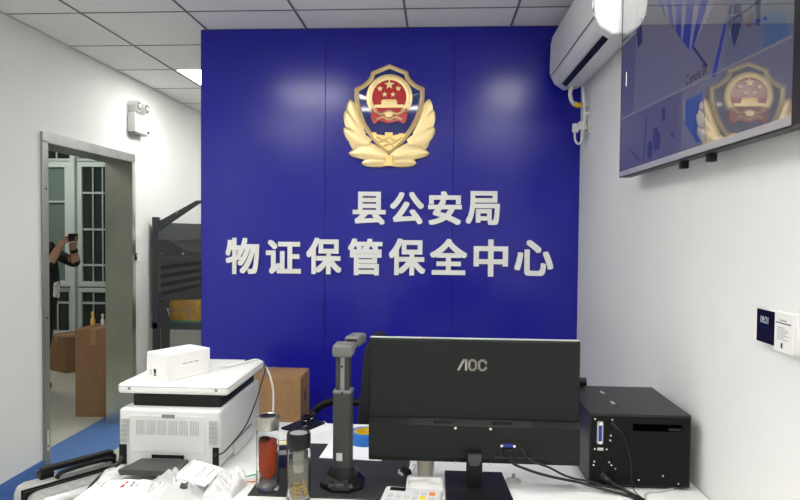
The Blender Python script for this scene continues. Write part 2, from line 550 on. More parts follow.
def dome(poly, y0, y1, cx, cy, name, m, steps=4, ex=.5):
    bm = bmesh.new()
    P = E(poly)
    c = E([(cx, cy)])[0]
    rings = []
    for s in range(steps):
        t = s / steps
        yy = y0 + (y1 - y0) * (math.sin(t * PI / 2) ** ex if t else 0)
        rings.append([bm.verts.new((c[0] + (a - c[0]) * (1 - t), yy, c[1] + (b - c[1]) * (1 - t))) for a, b in P])
    top = bm.verts.new((c[0], y1, c[1]))
    n = len(P)
    for A, Z in zip(rings, rings[1:]):
        for i in range(n):
            bm.faces.new((A[i], A[(i + 1) % n], Z[(i + 1) % n], Z[i]))
    for i in range(n):
        bm.faces.new((rings[-1][i], rings[-1][(i + 1) % n], top))
    o = obj(name, bm, m, EM, smooth=True)
    return o
# leaves
def leaf(base, tip, w, y, bend=0.0, name='leaf'):
    b, t = Vector(base), Vector(tip)
    d = (t - b)
    nn = Vector((-d.y, d.x)).normalized()
    N = 18
    bm = bmesh.new()
    rows = []
    for i in range(N + 1):
        s = i / N
        ww = w * .5 * (math.sin(PI * min(1, .16 + s * .84)) ** .55 if s < 1 else 0.02)
        c = b + d * s + nn * bend * math.sin(PI * s)
        row = []
        for k, q in enumerate((-1, -.5, 0, .5, 1)):
            p = c + nn * ww * q
            ex, ez = E([(p.x, p.y)])[0]
            ridge = (.0045 if i % 2 else 0) * (k in (1, 3)) + (.002 if i % 2 == 0 else 0) * (k in (0, 4))
            dep = .007 * (1 - abs(q)) + ridge * .6
            row.append(bm.verts.new((ex, y - dep, ez)))
        rows.append(row)
    for A, Z in zip(rows, rows[1:]):
        for k in range(4):
            bm.faces.new((A[k], A[k + 1], Z[k + 1], Z[k]))
    # skirt down to the wall
    edge = [rw[0] for rw in rows] + [rw[-1] for rw in rows[::-1]]
    low = [bm.verts.new((v.co.x, -.001, v.co.z)) for v in edge]
    for i in range(len(edge)):
        j = (i + 1) % len(edge)
        bm.faces.new((edge[i], edge[j], low[j], low[i]))
    return obj(name, bm, GOLD2 if name == 'leaf' else GOLD, EM, smooth=True)
LV = [((108, 290), (73, 188), 40, -.014, -6), ((122, 330), (55, 232), 42, -.018, -8), ((128, 300), (78, 218), 40, -.010, -5),
      ((150, 360), (50, 300), 46, -.022, -8), ((178, 388), (70, 345), 46, -.016, -8), ((205, 405), (95, 372), 44, -.020, -6),
      ((222, 412), (70, 397), 46, -.026, 10), ((226, 428), (120, 436), 38, -.022, 6), ((190, 400), (60, 322), 40, -.012, -4)]
for b_, t_, w, y, bd in LV:
    w *= 1.25
    leaf(b_, t_, w, y, bd)
    leaf((454 - b_[0], b_[1]), (454 - t_[0], t_[1]), w, y, -bd)
obj('wreath_knot', prism(E([(208, 405), (246, 405), (240, 425), (250, 446), (204, 446), (214, 425)]), -.036, -.002, bev=.002), GOLD, EM)
# rim and field
bm = bmesh.new()
O_, I_ = E(shield), E(inner)
M_ = E(shrink(shield, 8))
n = len(O_)
r0 = [bm.verts.new((a, -.002, b)) for a, b in O_]
r1 = [bm.verts.new((a, -.034, b)) for a, b in O_]
rm = [bm.verts.new((a, -.042, b)) for a, b in M_]
r3 = [bm.verts.new((a, -.034, b)) for a, b in I_]
r4 = [bm.verts.new((a, -.02, b)) for a, b in I_]
for A, Z in ((r0, r1), (r1, rm), (rm, r3), (r3, r4)):
    for i in range(n):
        j = (i + 1) % n
        bm.faces.new((A[i], A[j], Z[j], Z[i]))
obj('shield_rim', bm, GOLD2, EM, smooth=True)
dome(shrink(shield, 15), -.026, -.040, 227, 225, 'shield_field', ENAMEL, steps=8, ex=1.0)
def ring(cx, cy, R0, R1, y0, y1, name, m, nn=48):
    bm = bmesh.new()
    prof = [(R0, y0), (R0, y1), ((R0 + R1) / 2, y1 - .004), (R1, y1), (R1, y0)]
    rr = []
    for R_, yy in prof:
        row = []
        for i in range(nn):
            a, b = E([(cx + R_ * math.cos(2 * PI * i / nn), cy + R_ * math.sin(2 * PI * i / nn))])[0]
            row.append(bm.verts.new((a, yy, b)))
        rr.append(row)
    for A, Z in zip(rr, rr[1:]):
        for i in range(nn):
            bm.faces.new((A[i], A[(i + 1) % nn], Z[(i + 1) % nn], Z[i]))
    return obj(name, bm, m, EM, smooth=True)
ring(228, 186, 88, 66, -.026, -.050, 'disc_ring', GOLD2)
for k in range(28):
    an = PI * (.72 + 1.56 * k / 27 + .5 - .5)
    a, b = E([(228 + 77 * math.cos(an), 186 + 77 * math.sin(an))])[0]
    obj('wheat_grain', prism([(a - .004, b), (a, b - .006), (a + .004, b), (a, b + .006)], -.0565, -.045), GOLD, EM)
circ = [(228 + 70 * math.cos(2 * PI * i / 40), 186 + 70 * math.sin(2 * PI * i / 40)) for i in range(40)]
obj('red_disc', prism(E(circ), -.048, -.03), RED, EM)
def star(cx, cy, R):
    return [(cx + (R if i % 2 == 0 else R * .42) * math.sin(PI * i / 5), cy - (R if i % 2 == 0 else R * .42) * math.cos(PI * i / 5)) for i in range(10)]
for cx, cy, R in ((228, 138, 20), (192, 153, 12), (262, 153, 12), (210, 175, 11), (242, 175, 11)):
    obj('star', prism(E(star(cx, cy, R)), -.054, -.047), GOLD2, EM)
obj('gate_base', prism(E([(172, 214), (284, 214), (284, 226), (172, 226)]), -.056, -.046, bev=.001), GOLD2, EM)
obj('gate_hall', prism(E([(200, 202), (256, 202), (260, 214), (196, 214)]), -.056, -.046), GOLD2, EM)
obj('gate_roof', prism(E([(196, 203), (204, 195), (252, 195), (260, 203)]), -.059, -.046), GOLD, EM)
rib = [(160, 228), (192, 240), (264, 240), (296, 228), (298, 268), (286, 288), (262, 276), (228, 286), (194, 276), (170, 288), (158, 268)]
obj('red_ribbon', prism(E(rib), -.057, -.03, bev=.002), RED, EM)
for pts in ([(168, 234), (196, 250), (228, 240), (260, 250), (290, 234)], [(180, 270), (205, 262), (228, 272), (252, 262), (276, 270)]):
    obj('gold_cord', tube([(a, -.058, b) for a, b in E(pts)], .0075, 8), GOLD2, EM, smooth=True)
obj('cog_wheel', prism(E([(228 + 17 * math.cos(t), 250 + 13 * math.sin(t)) for t in [2 * PI * i / 16 for i in range(16)]]), -.064, -.05, bev=.001), GOLD2, EM)
gw = [(158, 318), (178, 318), (180, 326), (212, 330), (212, 318), (242, 318), (242, 330), (264, 326), (266, 322), (284, 322), (294, 330), (280, 345), (258, 368), (227, 390), (196, 368), (170, 342)]
obj('wall_relief', prism(E(gw), -.044, -.03, bev=.001), GOLD, EM)
for pts in ([(176, 336), (205, 348), (227, 338), (252, 350), (278, 336)], [(190, 356), (214, 350), (232, 362), (258, 356)], [(206, 372), (227, 364), (246, 374)]):
    obj('wall_crest', tube([(a, -.044, b) for a, b in E(pts)], .005, 6), GOLD2, EM, smooth=True)

# ------------------------------------------------------------------ emergency light on the left wall
t = thing('emergency_light', 'white twin-head emergency lamp on the wall above the steel doorway', 'emergency light', (XL, 4.79, 2.32))
obj('housing', B(.002, .066, -.065, .145, 0, .145, bev=.008), WHITEPL, t, smooth=True)
obj('base_strip', B(.004, .064, -.06, .14, -.012, .002, bev=.002), MIDGREY, t)
for y in (-.02, .11):
    hd = obj('lamp_head', C((.0, y, .205), (.075, y, .205), .044, .042, n=24), WHITEPL, t, smooth=True)
    obj('reflector', C((.073, y, .205), (.079, y, .205), .036, .034, n=24), MIDGREY, hd, smooth=True)
    obj('bulb', C((.077, y, .205), (.088, y, .205), .018, .012, n=14), WHITECARD, hd, smooth=True)
    obj('swivel', C((.035, y, .14), (.035, y, .16), .014, n=12), WHITEPL, t)
obj('test_label', B(.066, .0665, .095, .105, .05, .12), PRINTG, t)
obj('indicator', C((.06, .15, .02), (.07, .15, .02), .012, n=10), DKGREY, t)
obj('red_print', B(.066, .0665, -.03, .04, .07, .085), mat('faint_red_print', (.75, .55, .5), .6), t)

t = thing('wall_sensor', 'small black sensor with white tag on the wall beside the steel doorway', 'sensor', (XL, 4.86, 1.305))
obj('body', B(.0005, .020, -.055, -.015, .0, .058, bev=.004), BLACK, t)
obj('tag', B(.0005, .010, -.05, .05, -.012, -.001), WHITEPL, t)
obj('lens', C((.020, -.035, .04), (.022, -.035, .04), .007, n=12), LTGREY, t)

# ------------------------------------------------------------------ workbench in the passage
t = thing('workbench', 'dark grey workbench with pegboard back standing in the passage', 'workbench', (XL + .028, 5.07, 0))
BL = 1.40
obj('worktop', B(.0, .68, .0, BL, .715, .775, bev=.004), BENCH, t)
obj('green_mat', B(.02, .66, .02, BL - .02, .775, .781), GREENMAT, t)
for yy in (.0, BL - .05):
    obj('upright', B(.005, .055, yy, yy + .05, .0, 1.66, bev=.003, seg=1), BENCH, t)
    obj('leg', B(.60, .65, yy, yy + .05, .0, .715, bev=.003, seg=1), BENCH, t)
    obj('leg', B(.075, .14, yy + .005, yy + .045, .0, .715, bev=.003, seg=1), BENCH, t)
    obj('lamp_arm', prism([(.05, 1.54), (.05, 1.62), (.38, 1.80), (.47, 1.805), (.47, 1.785), (.40, 1.775)], yy + .008, yy + .04, bev=.002), BENCH, t)
    obj('side_gusset', prism([(.05, .775), (.16, .775), (.07, 1.04), (.05, 1.04)], yy + .01, yy + .016), BENCH, t)
    obj('shelf_bracket', prism([(.06, 1.335), (.50, 1.335), (.50, 1.375), (.30, 1.375), (.14, 1.47), (.06, 1.47)], yy + .015, yy + .022), BENCH, t)
for (xx, zz) in ((.09, 1.355), (.27, 1.355), (.22, 1.70), (.02, .95), (.085, .95)):
    obj('bolt', C((xx, -.002 if zz > 1.4 else .006, zz), (xx, .016, zz), .011, n=10), CHROME if zz > 1.0 else BLACK, t)
obj('shelf_board', B(.06, .49, .022, BL - .022, 1.342, 1.352), BENCH, t)
obj('shelf_lip', B(.49, .50, .0, BL, 1.335, 1.378), BENCH, t)
pb = obj('pegboard', B(.012, .022, .05, BL - .05, .86, 1.615), BENCH, t)
HOLE = mat('peg_hole', (.006, .006, .006), .8)
h0 = None
for a in range(4):
    for b in range(26):
        if h0 is None:
            h0 = obj('peg_slot', B(.022, .0235, -.012, .012, -.018, .018), HOLE, pb, loc=(0, .10 + b * .048, 1.00 + a * .075))
        else:
            o = h0.copy(); COL.objects.link(o); o.location = (0, .10 + b * .048, 1.00 + a * .075)
for zz in (1.25, 1.45):
    obj('louvre_rail', B(.022, .034, .06, BL - .06, zz, zz + .02), BENCH, t)
obj('stretcher', B(.08, .13, .05, BL - .05, .12, .17), BENCH, t)
t = thing('parcel_box', 'small yellow-brown taped parcel on the workbench', 'box', (-2.15, 5.22, .7815), math.radians(-12))
obj('carton', B(-.13, .13, -.08, .08, 0, .165, bev=.004), YCARD, t)
obj('tape_strip', B(.045, .085, -.082, .082, .0, .167), TAPE, t)
obj('tape_strip', B(-.1305, .1305, -.0815, -.080, .07, .10), TAPE, t)

# ------------------------------------------------------------------ corridor boxes and bottles
def carton(name, lab, x0, x1, y0, y1, h, rz, m=CARD2, group=None):
    cx, cy = (x0 + x1) / 2, (y0 + y1) / 2
    w, d = (x1 - x0) / 2, (y1 - y0) / 2
    t = thing(name, lab, 'box', (cx, cy, .0), rz, group)
    obj('carton', B(-w, w, -d, d, 0, h, bev=.004), m, t)
    obj('flap', B(-w + .002, -.0012, -d + .002, d - .002, h, h + .003), m, t)
    obj('flap', B(.0012, w - .002, -d + .002, d - .002, h, h + .003), m, t)
    obj('tape_strip', B(-.025, .025, -d - .001, d + .001, h * .82, h + .0036), TAPE, t)
    return t
carton('cardboard_box', 'tall brown cardboard box on the corridor floor beside the doorway', -2.985, -2.685, 4.92, 5.26, .725, math.radians(2))
carton('cardboard_box', 'low brown cardboard box on the floor below the corridor windows', -4.22, -3.86, 6.45, 6.85, .385, math.radians(-28))
for x, y, m, lab, k in ((-2.955, 5.14, mat('gold_bottle', (.75, .5, .1), .3), 'small golden bottle on top of the tall cardboard box', 1.0), (-2.89, 5.18, WHITEPL, 'small white bottle on top of the tall cardboard box', .8)):
    t = thing('small_bottle', lab, 'bottle', (x, y, .7295))
    obj('body', lathe([(0, 0), (.017 * k, 0), (.019 * k, .01), (.019 * k, .05 * k), (.008 * k, .07 * k), (.008 * k, .085 * k), (0, .085 * k)], 16), m, t, smooth=True)
    obj('cap', lathe([(0, .085 * k), (.012 * k, .086 * k), (.014 * k, .10 * k), (.006 * k, .118 * k), (0, .12 * k)], 14), m, t, smooth=True)

# ------------------------------------------------------------------ person in the corridor
def skin_mesh(joints, edges, sub=2):
    """joints: list of (pos, radius or (rx,ry)); joint 0 is the root."""
    me = bpy.data.meshes.new('skin')
    me.from_pydata([j[0] for j in joints], edges, [])
    o = bpy.data.objects.new('skin', me)
    COL.objects.link(o)
    o.modifiers.new('s', 'SKIN')
    sv = me.skin_vertices[0].data
    for i, j in enumerate(joints):
        sv[i].radius = j[1] if isinstance(j[1], tuple) else (j[1], j[1])
        sv[i].use_root = (i == 0)
    md = o.modifiers.new('u', 'SUBSURF')
    md.levels = sub
    md.render_levels = sub
    bpy.context.view_layer.update()
    out = bpy.data.meshes.new_from_object(o.evaluated_get(bpy.context.evaluated_depsgraph_get()))
    bpy.data.objects.remove(o)
    return out

# local frame: x forward, y to the person's left, z up; turned to look along +X of the room
def person():
    J, Ed = [], []
    def j(p, rr, link=None):
        J.append((Vector(p), rr)); i = len(J) - 1
        if link is not None:
            Ed.append((link, i))
        return i
    pel = j((-.02, 0, .92), (.115, .15))
    bel = j((.015, 0, 1.06), (.115, .145), pel)
    che = j((-.03, 0, 1.24), (.11, .165), bel)
    sh = j((-.06, 0, 1.37), (.075, .12), che)
    nk = j((-.075, 0, 1.445), .052, sh)
    nk2 = j((-.075, 0, 1.50), .05, nk)
    h1 = j((-.06, 0, 1.565), (.078, .066), nk2)
    h2 = j((-.07, 0, 1.64), (.088, .072), h1)
    h3 = j((-.08, 0, 1.70), (.06, .05), h2)
    arms = {}
    for s, el, wr, hd in ((-1, (.125, -.135, 1.20), (.205, -.085, 1.385), (.235, -.07, 1.445)), (1, (.245, .12, 1.215), (.245, .055, 1.365), (.262, .04, 1.43))):
        a = j((-.05, s * .16, 1.35), .062, sh)
        b = j(tuple((Vector((-.05, s * .17, 1.34)) + Vector(el)) / 2), .056, a)
        e = j(el, .050, b)
        fm = j(tuple((Vector(el) * .6 + Vector(wr) * .4)), .044, e)
        w = j(wr, .031, fm)
        pm = j(tuple((Vector(wr) + Vector(hd)) / 2), (.036, .026), w)
        j(hd, (.041, .029), pm)
        arms[s] = (Vector(el), Vector(wr), Vector(hd))
    for s in (-1, 1):
        a = j((-.03, s * .085, .84), .095, pel)
        k = j((-.055, s * .095, .50), .062, a)
        c = j((-.085, s * .10, .34), .056, k)
        an = j((-.15, s * .105, .09), .042, c)
        ft = j((-.10, s * .115, .045), (.045, .04), an)
        j((-.015, s * .125, .035), (.042, .03), ft)
    me = skin_mesh(J, Ed)
    bm = bmesh.new()
    bm.from_mesh(me)
    for s in (-1, 1):                       # fingers curl round the phone
        el, wr, hd = arms[s]
        pc = Vector((.27, 0, 1.485))        # phone centre
        out = Vector((0, s, 0))
        for i, (ln, dz) in enumerate(((.95, .022), (1.0, .004), (.95, -.014), (.8, -.030))):
            b0 = hd + Vector((.008, 0, dz + .004))
            p1 = b0 + Vector((.026, -s * .004, .010)) * ln
            p2 = p1 + Vector((.016, -s * .022, .006)) * ln
            p3 = p2 + Vector((-.004, -s * .022, .0)) * ln
            fm = skin_mesh([(b0, .0095), (p1, .0088), (p2, .0082), (p3, .0066)], [(0, 1), (1, 2), (2, 3)], 1)
            bm.from_mesh(fm)
        b0 = hd + Vector((-.01, -s * .006, .0))
        tm = skin_mesh([(b0, .0115), (b0 + Vector((-.004, -s * .018, .022)), .0105), (b0 + Vector((.004, -s * .030, .042)), .0085)], [(0, 1), (1, 2)], 1)
        bm.from_mesh(tm)
    # face: nose, ears
    for c, sc in (((.022, 0, 1.605), (.018, .013, .02)), ((-.078, .073, 1.61), (.016, .008, .028)), ((-.078, -.073, 1.61), (.016, .008, .028))):
        mtx = Matrix.Translation(c) @ Matrix.Diagonal((*sc, 1))
        bmesh.ops.create_icosphere(bm, subdivisions=2, radius=1, matrix=mtx)
    body = bpy.data.meshes.new('body')
    bm.to_mesh(body); bm.free()
    body.materials.append(SKIN); body.materials.append(CLOTH)
    body.materials.append(BLACK)
    for p in body.polygons:
        p.use_smooth = True
        c = p.center
        ismat = 0
        if c.z < 1.43 and c.x < .16 and abs(c.y) < .19:
            ismat = 1
        for s in (-1, 1):
            el, wr, hd = arms[s]
            d = (wr - el)
            tt = (c - el).dot(d) / d.length_squared
            far = (c - (el + d * max(0, min(1, tt)))).length
            shd = Vector((-.05, s * .17, 1.35))
            d2 = el - shd
            t2 = (c - shd).dot(d2) / d2.length_squared
            near2 = (c - (shd + d2 * max(0, min(1, t2)))).length
            if tt > .22 and far < .07:
                ismat = 0
            elif near2 < .09 and -.1 < t2 < 1.2:
                ismat = 1
        if c.z < 1.0:
            ismat = 1
        if c.z < .085:
            ismat = 2
        p.material_index = ismat
    return body, arms
root = thing('person', 'person in black T-shirt holding up a phone in the corridor', 'person', (-3.69, 5.6, 0.002), 0)
me, arms = person()
ob = bpy.data.objects.new('body', me); COL.objects.link(ob); ob.parent = root
bm = bmesh.new()
bmesh.ops.create_uvsphere(bm, u_segments=24, v_segments=14, radius=1, matrix=Matrix.Translation((-.09, 0, 1.655)) @ Matrix.Diagonal((.108, .09, .10, 1)))
for v in list(bm.verts):
    if v.co.x > -.045 and v.co.z < 1.665 or v.co.z < 1.585:
        bm.verts.remove(v)
obj('hair', bm, HAIR, root, smooth=True)
for s in (-1, 1):
    bm = bmesh.new()
    bmesh.ops.create_icosphere(bm, subdivisions=2, radius=.010, matrix=Matrix.Translation((.016, s * .03, 1.628)))
    obj('eye', bm, BLACK, root, smooth=True)
obj('mouth', B(.008, .016, -.022, .022, 1.558, 1.566, bev=.002), mat('lips', (.36, .13, .11), .5), root)
w0, w1 = arms[1][1], (arms[1][0] - arms[1][1]).normalized()
obj('watch', C(w0 + w1 * .006, w0 + w1 * .034, .034, .036, n=18), BLACK, root, smooth=True)
PRN = mat('shirt_print', (.7, .7, .68), .7, var=.4, vscale=40)
obj('shirt_print', prism([(-.05, .92), (.03, .90), (.04, 1.00), (.02, 1.06), (-.04, 1.05)], .118, .1315, axis='X'), PRN, root)
for v in root.children[-1].data.vertices:
    v.co.x += .012 - .55 * v.co.y * v.co.y
tag(root, root['label'], 'person')
ph = thing('phone', 'dark mobile phone raised in the hands of the person in the corridor', 'phone', (-3.69 + .295, 5.585, 1.475), 0)
obj('case', B(-.005, .005, -.072, .072, -.036, .036, bev=.004), BLACK, ph)
obj('camera_bump', B(.0045, .0075, .03, .055, .004, .029, bev=.001), DKGREY, ph)
obj('lens', C((.007, .043, .02), (.009, .043, .02), .006, n=12), GLOSSBLACK, ph)
obj('trim_dot', C((.0, -.062, .03), (.0, -.066, .03), .005, n=8), REDINK, ph)

# ------------------------------------------------------------------ television on the right wall
TX, TY0, TY1, TZ0, TZ1 = .718, 1.275, 2.525, 1.777, 2.505
t = thing('television', 'large wall-mounted television showing a split surveillance view', 'television', (XR, (TY0 + TY1) / 2, TZ0))
ox, oy, oz = XR, (TY0 + TY1) / 2, TZ0
def TB(x0, x1, y0, y1, z0, z1, bev=0.0):
    return B(x0 - ox, x1 - ox, y0 - oy, y1 - oy, z0 - oz, z1 - oz, bev=bev)
obj('shell', TB(TX + .006, TX + .045, TY0, TY1, TZ0, TZ1, .004), BLACK, t)
obj('back_bulge', TB(TX + .045, XR - .012, TY0 + .2, TY1 - .2, TZ0 + .1, TZ1 - .15, .006), BLACK, t)
obj('wall_bracket', TB(XR - .012, XR - .001, TY0 + .35, TY1 - .35, TZ0 + .2, TZ1 - .25), DKGREY, t)
BEZ = mat('tv_bezel', (.03, .03, .032), .25, .3)
CHIN = mat('tv_chin', (.55, .55, .56), .35, .5)
obj('bezel', TB(TX, TX + .006, TY0, TY0 + .045, TZ0, TZ1), BEZ, t)
obj('bezel', TB(TX, TX + .006, TY1 - .006, TY1, TZ0, TZ1), BEZ, t)
obj('bezel', TB(TX, TX + .006, TY0 + .045, TY1 - .006, TZ1 - .008, TZ1), BEZ, t)
obj('chin', TB(TX - .001, TX + .006, TY0 + .045, TY1 - .006, TZ0 + .004, TZ0 + .022), CHIN, t)
for y in (1.76, 1.95):
    obj('bracket_tab', TB(TX + .02, TX + .04, y - .012, y + .012, TZ0 - .022, TZ0 + .001), BLACK, t)
def scr(name, c, k=1.0):
    return mat('screen_' + name, (.008, .008, .010), .02, emit=c, estr=k, spec=.6, coat=1.0, coat_ior=2.0)
SK = .55
sc0 = obj('screen', TB(TX + .001, TX + .006, TY0 + .045, TY1 - .006, TZ0 + .022, TZ1 - .008), scr('base', (.15, .145, .15), SK), t)
def spoly(pts, m, lift, name='screen_picture'):
    q = [(TY1 - u_ * 1.25 - oy, .008 + v_ * .72) for u_, v_ in pts]
    q = [(min(max(a, TY0 + .047 - oy), TY1 - .008 - oy), min(max(b, .024), TZ1 - TZ0 - .010)) for a, b in q]
    bm = bmesh.new()
    vs_ = [bm.verts.new((TX + .001 - lift * .0002 - ox, a, b)) for a, b in q]
    bm.faces.new(vs_)
    o = obj(name, bm, m, sc0)
    return o
sBLUE, sDARK, sLIGHT = scr('blue', (.03, .045, .25), SK), scr('dark', (.03, .035, .07), SK), scr('light', (.25, .27, .36), SK)
sLB, sBR, sTAN, sGREY, sMID = scr('lblue', (.07, .12, .2), SK), scr('brown', (.12, .07, .05), SK), scr('tan', (.22, .21, .19), SK), scr('grey', (.20, .19, .20), SK), scr('mid', (.10, .10, .11), SK)
# the four camera views
spoly([(.0, .02), (.50, .02), (.50, .27), (.0, .31)], sMID, 1)
spoly([(.72, .255), (.965, .245), (.965, 1.0), (.72, 1.0)], scr('mid2', (.12, .13, .15), SK), 1)
spoly([(.0, .31), (.13, .305), (.16, 1.0), (.0, 1.0)], sMID, 1)
spoly([(.32, .98), (.95, .98), (.70, .56), (.545, .405), (.32, .77)], sGREY, 2)
for q in ([(.321, .762), (.351, .743), (.371, .656), (.358, .68)], [(.379, .725), (.41, .704), (.442, .556), (.411, .602)],
          [(.444, .683), (.484, .657), (.486, .488), (.452, .54)], [(.521, .633), (.56, .608), (.536, .418), (.495, .477)],
          [(.595, .586), (.636, .559), (.562, .417), (.545, .41)]):
    (a, b), (c, d) = q[0], q[1]
    q2 = [(a - .01, .99), (c - .01, .99)] + q[1:] + q[:1]
    spoly(q2, sBLUE, 3)
PICT = [([(.553, .422), (.566, .419), (.64, .311), (.632, .303)], sDARK), ([(.137, .778), (.186, .756), (.205, .628), (.163, .612)], sDARK),
        ([(.714, .43), (.727, .423), (.678, .251), (.659, .259)], sBLUE), ([(.0, .314), (.96, .249), (.96, .242), (.0, .305)], sTAN),
        ([(.728, .471), (.778, .452), (.791, .39), (.758, .313), (.734, .406)], sDARK), ([(.749, .463), (.754, .459), (.741, .37), (.737, .372)], sLIGHT),
        ([(.731, .441), (.786, .416), (.786, .412), (.731, .436)], sLIGHT), ([(.832, .433), (.854, .419), (.854, .334), (.842, .341)], sDARK),
        ([(.803, .397), (.825, .389), (.828, .347), (.807, .352)], sBR), ([(.868, .359), (.931, .332), (.954, .254), (.871, .252)], sLB),
        ([(.826, .365), (.876, .351), (.878, .339), (.828, .353)], sBLUE),
        ([(.306, .172), (.331, .169), (.362, .124), (.359, .064), (.321, .064), (.302, .114)], sDARK),
        ([(.269, .118), (.291, .122), (.309, .079), (.297, .036), (.272, .036), (.26, .073)], sDARK),
        ([(.368, .243), (.392, .239), (.391, .184), (.373, .184)], sDARK), ([(.435, .116), (.453, .115), (.453, .093), (.437, .095)], sDARK),
        ([(.242, .251), (.253, .248), (.238, .035), (.227, .037)], sDARK), ([(.099, .128), (.203, .046), (.195, .041), (.091, .123)], sDARK),
        ([(.516, .222), (.616, .22), (.637, .03), (.589, .036), (.519, .133)], scr('vivid', (.02, .07, .26), SK)),
        ([(.505, .233), (.521, .231), (.525, .132), (.508, .151)], sTAN)]
for q, m in PICT:
    spoly(q, m, 4)
spoly([(.052, .470), (.057, .470), (.057, .545), (.052, .545)], scr('white', (1, 1, 1), 1.2), 5)
tm = text_part('screen_caption', 'Camera 01', .135, .030, Matrix.Translation((TX - ox, TY1 - .578 * 1.25 - oy, .008 + .303 * .72)) @ facing('-X', (0, 0, 0)), scr('caption', (.01, .01, .015), .3), sc0, .0, .0006)

# ------------------------------------------------------------------ air conditioner
AY0, AY1 = 2.55, 3.54
t = thing('air_conditioner', 'white split air conditioner high on the wall next to the television', 'air conditioner', (XR, (AY0 + AY1) / 2, 2.35))
prof = [(0, .04), (-.05, .008), (-.125, .0), (-.175, .035), (-.195, .075), (-.198, .12), (-.196, .25), (-.188, .29), (-.165, .318), (-.12, .332), (0, .335)]
ay = (AY1 - AY0) / 2
def acp(prof, y0, y1):
    bm = bmesh.new()
    A = [bm.verts.new((a - .001, y0, b)) for a, b in prof]
    Z = [bm.verts.new((a - .001, y1, b)) for a, b in prof]
    n = len(prof)
    f0 = bm.faces.new(A); f1 = bm.faces.new(Z[::-1])
    for i in range(n):
        bm.faces.new((A[i], Z[i], Z[(i + 1) % n], A[(i + 1) % n]))
    bmesh.ops.bevel(bm, geom=list(f0.edges) + list(f1.edges), offset=.012, segments=3, profile=.6, affect='EDGES')
    return bm
ACW = mat('ac_shell', (.76, .77, .77), .35)
obj('body', acp(prof, -ay, ay), ACW, t, smooth=True)
fp = [(-.1985, .078), (-.2015, .12), (-.1995, .25), (-.191, .293), (-.167, .322), (-.15, .327), (-.15, .31), (-.19, .25), (-.19, .09)]
obj('front_panel', acp(fp, -ay + .02, ay - .004), ACW, t, smooth=True)
obj('panel_seam', prism([(-.1975, .0715), (-.1995, .0715), (-.1995, .0775), (-.1975, .0775)], -ay + .01, ay - .01, axis='Y'), MIDGREY, t)
lv = prism([(-.160, .017), (-.176, .030), (-.178, .027), (-.163, .015)], -ay + .06, ay - .05, axis='Y')
obj('louvre', lv, ACW, t)
slot = prism([(-.128, -.0012), (-.150, .0138), (-.150, .020), (-.128, .006)], -ay + .06, ay - .10, axis='Y')
obj('air_slot', slot, BLACK, t)
for k in range(9):
    obj('vent_slit', B(-.075 - .001, -.045, -ay + .10 + k * .012, -ay + .105 + k * .012, .0, .006) if False else B(-.118, -.075, ay - .09 + k * .008, ay - .087 + k * .008, -.0006, .003), LTGREY, t)
text_part('badge', 'o', .022, .012, facing('-X', (-.2045, .22, .155)), LTGREY, t, .02)

# drain hose, cable and plug by the corner
t = thing('drain_hose', 'white drain hose with yellow tape hanging below the air conditioner', 'hose', (.72, 3.44, 2.36))
obj('hose', tube([(-.002, 0, -.013), (-.012, 0, -.045), (.0, .005, -.09), (.03, .01, -.108), (.094, .015, -.108)], .011, 10), CABLEW, t, smooth=True)
obj('yellow_tape', tube([(.012, .007, -.101), (.03, .01, -.108), (.052, .011, -.109)], .014, 12), YELLOW, t, smooth=True)
t = thing('wall_socket', 'white wall socket below the air conditioner', 'socket', (XR, 3.45, 2.14))
obj('plate', B(-.012, -.0005, -.043, .043, -.043, .043, bev=.003), WHITEPL, t)
obj('inset', B(-.0135, -.012, -.025, .025, -.025, .025), LTGREY, t)
t = thing('power_plug', 'white power plug and looped cord in the socket below the air conditioner', 'plug', (XR - .014, 3.45, 2.14))
obj('plug_body', B(-.045, -.0005, -.017, .017, -.022, .024, bev=.006), WHITEPL, t, smooth=True)
obj('adapter', B(-.075, -.043, -.015, .015, -.036, .012, bev=.005), WHITEPL, t, smooth=True)
obj('cord', tube([(-.062, 0, -.034), (-.06, 0, -.075), (-.045, 0, -.097), (-.028, 0, -.085), (-.022, -.005, -.04), (-.018, -.028, .03), (-.022, -.032, .10), (-.026, -.032, .16), (-.034, -.034, .200)], .006, 8), CABLEW, t, smooth=True)
obj('cord_clip', B(-.03, .012, -.042, -.024, .055, .068, bev=.002), WHITEPL, t)

# ------------------------------------------------------------------ control panel on the right wall
t = thing('wall_control_panel', 'white control panel with a dark clock display on the wall under the television', 'control panel', (XR, 1.495, 1.29))
obj('housing', B(-.024, -.0005, -.085, .088, .0, .090, bev=.005), WHITEPL, t, smooth=True)
obj('screen', B(-.0255, -.024, .003, .084, .005, .084), GLOSSBLACK, t)
DIG = mat('clock_digits', (.3, .3, .33), .5, emit=(.45, .5, .6), estr=.35)
text_part('clock_digits', '18:21', .034, .016, facing('-X', (-.0259, .048, .060)), DIG, t, .0)
text_part('screen_text', '——', .04, .001, facing('-X', (-.0259, .045, .042)), mat('screen_blue', (.02, .06, .1), .4, emit=(.05, .14, .22), estr=.5), t)
cd = obj('notice_card', B(-.0275, -.024, -.076, .0, -.003, .087, bev=.0012), WHITECARD, t)
obj('heading_line', B(-.0278, -.0275, -.068, -.006, .062, .0645), LINK, cd)
obj('heading_line', B(-.0278, -.0275, -.050, -.022, .068, .071), PRINTG, cd)
for k in range(7):
    ln = (.030, .042, .046, .036, .048, .030, .044)[k]
    obj('text_line', B(-.0278, -.0275, -.012 - ln, -.012, .052 - k * .0045, .0535 - k * .0045), PRINTG, cd)
obj('printed_figure', B(-.0278, -.0275, -.036, -.029, .006, .018), LINK, cd)
